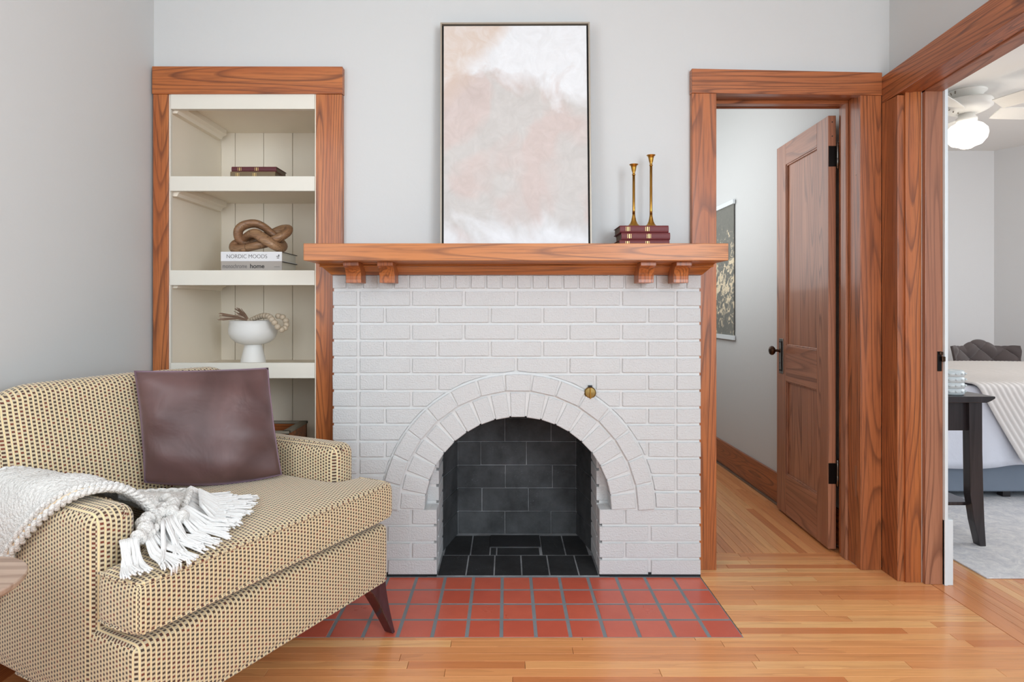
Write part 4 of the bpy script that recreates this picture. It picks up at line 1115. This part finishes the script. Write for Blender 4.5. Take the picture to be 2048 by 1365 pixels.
for k in range(14):                                  # folded-over corner, fringe pointing to the front
    t = k/13; tassel(0.15+0.10*t, 0.13+0.05*t, -0.5+0.9*t+R.uniform(-.15, .15), -1, R.uniform(0.14, 0.19), 0.592, 0.0066)
for k in range(16):                                  # bunch at the right, doubled back
    t = k/15; tassel(0.30+0.09*t, 0.19+0.13*t, 0.1+0.5*t+R.uniform(-.15, .15), -1+0.3*t, R.uniform(0.14, 0.19), 0.582, 0.0066)
for k in range(7):                                   # left corner strands falling over the seat edge
    t = k/6; tassel(0.075-0.03*t, 0.115+0.01*t, -0.55+R.uniform(-.2, .2), -1, R.uniform(0.12, 0.15), 0.578, 0.0066)

# ------------------------------------------------------------------ side table
stc = (-1.1495, 1.243); sr = 0.1517; sz = 0.563
st = thing('side_table', 'small round walnut side table at the near left of the armchair', 'side table', (stc[0], stc[1], 0))
MB().lathe([(0, sz-0.020), (sr-0.010, sz-0.020), (sr-0.002, sz-0.012), (sr, sz-0.003), (sr-0.002, sz), (0, sz)], (stc[0], stc[1], 0), 72).build('tabletop', 'table_walnut', st, smooth=False, bevel=0.001)
MB().lathe([(0.012, 0.012), (0.012, sz-0.02)], (stc[0], stc[1], 0), 20).build('column', 'dark_metal', st, smooth=True)
MB().lathe([(0, 0), (0.12, 0), (0.12, 0.008), (0.02, 0.014), (0, 0.014)], (stc[0], stc[1], 0), 48).build('foot', 'dark_metal', st)

# ------------------------------------------------------------------ bedroom
rg = B(1.985, 4.75, 2.562, 4.75, 0.0005, 0.007).build('rug', 'pale_rug', bevel=0.002)
rg['label'] = 'pale grey patterned rug on the bedroom floor under the bed'; rg['category'] = 'rug'
ct = thing('console_table', 'dark wood console table with flared legs and low shelf in the bedroom doorway', 'table', (2.06, 3.04, 0.0072))
z7 = 0.0072
pr = [(1.84, 0.711), (2.264, 0.711), (2.264, 0.702), (2.245, 0.690), (2.225, 0.682), (1.84, 0.682)]
MB().prism(pr, 2.87, 3.23).build('tabletop', 'dark_stain_wood', ct, bevel=0.002)
m = MB().box(1.87, 2.165, 2.915, 2.933, 0.545, 0.682).box(1.87, 2.19, 3.17, 3.188, 0.545, 0.682).box(2.185, 2.20, 2.93, 3.17, 0.545, 0.682)
m.build('apron', 'dark_stain_wood', ct)
MB().box(1.87, 2.20, 2.93, 3.17, 0.188, 0.204).build('low_shelf', 'dark_stain_wood', ct, bevel=0.001)
def cleg(x0, x1, xb0, xb1, yf, yb0, s_):
    ks = [(0.682, x0, x1), (0.45, x0+0.003*s_, x1+0.001*s_), (0.25, x0+0.006*s_, x1+0.006*s_), (0.12, (x0*0.5+xb0*0.5), (x1*0.4+xb1*0.6)), (z7+0.0003, xb0, xb1)]
    vs = []; fs = []
    for z, a, b_ in ks: vs += [(a, yf, z), (b_, yf, z), (b_, yb0, z), (a, yb0, z)]
    for k in range(len(ks)-1):
        for j in range(4): a = k*4+j; c_ = k*4+(j+1) % 4; fs.append((a, c_, c_+4, a+4))
    fs += [(0, 1, 2, 3), tuple((len(ks)-1)*4+j for j in (3, 2, 1, 0))]
    MB().add(vs, fs).build('leg', 'dark_stain_wood', ct, bevel=0.002)
for yf in (2.895, 3.155):
    cleg(2.160, 2.222, 2.212, 2.240, yf, yf+0.045, 1); cleg(1.92, 1.858, 1.868, 1.84, yf, yf+0.045, -1)
jr = thing('ribbed_jar', 'white ribbed glass jar with small knobs on the dark console table', 'jar', (2.115, 2.955, 0.7113))
pf = [(0, 0), (0.05, 0)]
for k in range(4):
    z = 0.004+k*0.0275; pf += [(0.055, z), (0.060, z+0.012), (0.055, z+0.024), (0.052, z+0.0265)]
pf += [(0.05, 0.1155), (0, 0.1155)]
MB().lathe(pf, (2.115, 2.955, 0.7113), 36).build('jar_body', 'jar_white', jr, smooth=True)
for k in range(4):
    km = MB()
    for q in range(14):
        a = 2*PI*q/14; km.lathe([(0, -0.005), (0.0045, -0.002), (0.0045, 0.002), (0, 0.005)], (2.115+0.061*math.cos(a), 2.955+0.061*math.sin(a), 0.7113+0.018+k*0.0275), 8)
    km.build('knob_ring', 'jar_white', jr, smooth=True)

bd = thing('bed', 'bed with white bedding on a blue-grey base behind the console table', 'bed', (3.5, 4.3, 0.0072))
B(2.42, 4.5, 3.62, 5.02, 0.046, 0.25).build('base', 'bed_base_fabric', bd, bevel=0.015, bseg=3)
for x, y in ((2.50, 3.66), (2.93, 3.66), (4.4, 3.66), (2.50, 4.96), (4.4, 4.96)):
    B(x, x+0.045, y, y+0.045, 0.0073, 0.046).build('leg', 'dark_stain_wood', bd)
B(2.44, 4.48, 3.64, 5.0, 0.25, 0.58).build('mattress', 'bed_linen', bd, bevel=0.04, bseg=4)
def duvet(x, y):
    ex = min(x-2.34, 4.6-x); ey = min(y-3.55, 5.1-y); e_ = max(0, min(ex, ey))
    return e_
def duv(a, b_):
    # a along X, b along an unrolled profile front hem -> top -> far side
    x = 2.36+2.2*a; L = b_*2.36
    hem = 0.205+0.012*math.sin(x*9)
    if L < 0.42: z = hem+(0.64-hem)*(L/0.42); y = 3.575-0.012*math.sin(x*16+1)*(1-L/0.42)-0.01
    elif L < 0.50: t = (L-0.42)/0.08*PI/2; z = 0.64+0.03*math.sin(t); y = 3.565+0.05*(1-math.cos(t))
    elif L < 1.90: z = 0.67+0.006*math.sin(x*5)*math.sin(L*6); y = 3.615+(L-0.50)
    else: t = (L-1.90)/0.46; z = 0.67-0.42*t; y = 5.02+0.03*min(1, t*3)
    return (x, y, z)
MB().grid(70, 60, duv).build('duvet', 'bed_linen', bd, smooth=True, solid=0.012)
MB().grid(30, 20, lambda a, b_: (2.362-0.02*math.sin(PI*b_*0.5)*0.5-0.006*math.sin(a*20), 3.575+1.47*a, 0.21+0.46*b_)).build('duvet_side', 'bed_linen', bd, smooth=True, solid=0.01)
cvt = thing('ribbed_coverlet', 'cream ribbed coverlet spread over the white bed', 'blanket', (3.5, 3.56, 0.4))
def cov(a, b_):
    L = b_*1.90
    left = 2.70 if L > 0.42 else 2.70+0.24*(1-L/0.42)
    if L > 0.42: left = 2.70-0.10*min(1, (L-0.42)/0.8)
    x = left+(4.5-left)*a
    rib = 0.006*abs(math.sin((x-left)*PI/0.034))
    if L < 0.42: z = 0.235+(0.66-0.235)*(L/0.42); y = 3.538-rib-0.012*math.sin(x*11)*(1-L/0.42); return (x, y, z)
    if L < 0.52: t = (L-0.42)/0.10*PI/2; return (x, 3.538+0.06*(1-math.cos(t))-rib*math.cos(t), 0.66+0.03*math.sin(t)+rib*math.sin(t))
    return (x, 3.598+(L-0.52), 0.690+rib+0.004*math.sin(x*4+L*3))
MB().grid(300, 50, cov).build('coverlet', 'coverlet', cvt, smooth=True, solid=0.008)

# tufted accent chair behind the bed
tc_ = thing('tufted_chair', 'dark taupe button-tufted chair behind the bed in the bedroom corner', 'chair', (4.14, 5.45, 0.0072))
def tuft(a, b_):
    x = -0.285+0.57*a
    zt2 = 0.835-0.055*min(1, abs(x)/0.12)**2+(0.015 if abs(x) > 0.22 else 0)*0
    if abs(x) > 0.12: zt2 = 0.780+0.012*((abs(x)-0.12)/0.165)
    flare = 0.0+(b_-0.5)*0.04*(1 if x > 0 else -1)*min(1, abs(x)/0.2)
    z = 0.42+(zt2-0.42)*b_
    yy = 0.0-0.10*(abs(x)/0.285)**2.5+0.06*b_
    # diamond tufting
    p = x/0.095; q = (z-0.42)/0.085
    d1 = abs(math.sin(PI*(p+q)/2)); d2 = abs(math.sin(PI*(p-q)/2)); h = (d1*d2)**0.5
    edge = min(1, (1-b_)*9)*min(1, (0.285-abs(x))*18)
    return (4.14+x+flare, 5.40+yy-0.035*h*edge, z)
MB().grid(100, 60, tuft).build('backrest', 'chair_velvet', tc_, smooth=True, solid=-0.02)
bm_ = MB()
for iq in range(-1, 6):
    for ip in range(-3, 4):
        if (ip+iq) % 2: continue
        x = ip*0.095; z = 0.42+iq*0.085
        if abs(x) < 0.25 and 0.44 < z < 0.78:
            b_ = (z-0.42)/0.38; bm_.lathe([(0, -0.006), (0.009, -0.003), (0.009, 0.003), (0, 0.006)], (4.14+x, 5.395-0.10*(abs(x)/0.285)**2.5+0.06*b_, z), 10, 'y')
bm_.build('button', 'chair_velvet', tc_, kind='stuff')
B(3.88, 4.40, 5.15, 5.62, 0.30, 0.46).build('seat', 'chair_velvet', tc_, bevel=0.03, bseg=3)
for x, y in ((3.90, 5.17), (4.34, 5.17), (3.90, 5.55), (4.34, 5.55)): B(x, x+0.04, y, y+0.04, 0.0073, 0.30).build('leg', 'dark_stain_wood', tc_)

# ceiling fan with light
fx, fy = 3.183, 4.29
fan = thing('ceiling_fan', 'white ceiling fan with schoolhouse glass light in the bedroom', 'ceiling fan', (fx, fy, CEIL))
MB().lathe([(0, 0), (0.118, 0), (0.118, -0.008), (0.105, -0.014), (0.085, -0.045), (0.06, -0.058), (0, -0.058)], (fx, fy, CEIL), 40).build('canopy', 'fan_white', fan, smooth=True, bevel=0)
MB().lathe([(0, -0.05), (0.07, -0.055), (0.145, -0.066), (0.152, -0.08), (0.150, -0.115), (0.12, -0.135), (0.08, -0.150), (0.05, -0.155), (0, -0.155)], (fx, fy, CEIL), 48).build('motor_housing', 'fan_white', fan, smooth=True)
vm = MB()
for q in range(24):
    a = 2*PI*q/24; c1 = Vector((math.cos(a), math.sin(a), 0)); p0 = Vector((fx, fy, CEIL-0.117))+c1*0.150; p1 = Vector((fx, fy, CEIL-0.137))+c1*0.119
    vm.tube([p0, p1], 0.004, 5)
vm.build('vent_slots', 'box_paint', fan, kind='stuff')
MB().lathe([(0.018, 0), (0.018, 0.004), (0, 0.004)], (0, 0, 0), 20).build('maker_badge', 'dark_metal', fan)
bdg = fan.children[-1]; bdg.data.transform(Matrix.Translation(Vector((fx-0.035, fy-0.150, CEIL-0.098))-Vector(fan['_o'])) @ Matrix.Rotation(math.radians(98), 4, 'X') @ Matrix.Scale(0.55, 4, (0, 1, 0)))
MB().lathe([(0.045, -0.155), (0.05, -0.175), (0.062, -0.185), (0.062, -0.205), (0.05, -0.21), (0, -0.21)], (fx, fy, CEIL), 36).build('light_fitter', 'fan_white', fan, smooth=True)
MB().lathe([(0.045, -0.205), (0.06, -0.215), (0.095, -0.235), (0.120, -0.265), (0.125, -0.295), (0.117, -0.330), (0.09, -0.365), (0.05, -0.380), (0.03, -0.392), (0, -0.396)], (fx, fy, CEIL), 44).build('glass_shade', 'lamp_glass', fan, smooth=True)
for q in range(5):
    a = math.radians(-71+72*q); c1 = Vector((math.cos(a), math.sin(a), 0)); n1 = Vector((-math.sin(a), math.cos(a), 0)); zf = CEIL-0.150
    O = Vector((fx, fy, zf))
    def bp(r, wd, dz): return [O+c1*r-n1*wd+Vector((0, 0, dz+0.020)), O+c1*r+n1*wd+Vector((0, 0, dz-0.020))]
    prf = [(0.20, 0.052), (0.26, 0.060), (0.45, 0.068), (0.62, 0.070), (0.655, 0.060), (0.67, 0.035)]
    vs = []
    for r, wd in prf: vs += bp(r, wd, 0)+[p+Vector((0, 0, 0.006)) for p in bp(r, wd, 0)]
    fs = []
    for k in range(len(prf)-1):
        a0 = k*4; b0 = a0+4; fs += [(a0, a0+1, b0+1, b0), (a0+2, b0+2, b0+3, a0+3), (a0, b0, b0+2, a0+2), (a0+1, a0+3, b0+3, b0+1)]
    fs += [(0, 2, 3, 1), tuple((len(prf)-1)*4+j for j in (0, 1, 3, 2))]
    bl = MB().add(vs, fs).build('blade', 'fan_white', fan)
    MB().tube([O+c1*0.11+Vector((0, 0, 0.02)), O+c1*0.15+n1*0.02+Vector((0, 0, -0.01)), O+c1*0.24+n1*0.03+Vector((0, 0, -0.012))], 0.007, 7).tube([O+c1*0.11+Vector((0, 0, 0.02)), O+c1*0.15-n1*0.02+Vector((0, 0, -0.014)), O+c1*0.24-n1*0.03+Vector((0, 0, -0.022))], 0.007, 7).build('blade_iron', 'fan_white', bl, smooth=True)
pl = bpy.data.lights.new('fan_bulb', 'POINT'); pl.energy = 6; pl.color = (1, 0.85, 0.66); pl.shadow_soft_size = 0.1
po = bpy.data.objects.new('fan_bulb', pl); C.objects.link(po); po.location = (fx, fy, CEIL-0.46); po.parent = fan; po.matrix_parent_inverse = Matrix.Translation(-Vector(fan['_o'])); 

for o in bpy.data.objects:
    if '_o' in o: del o['_o']
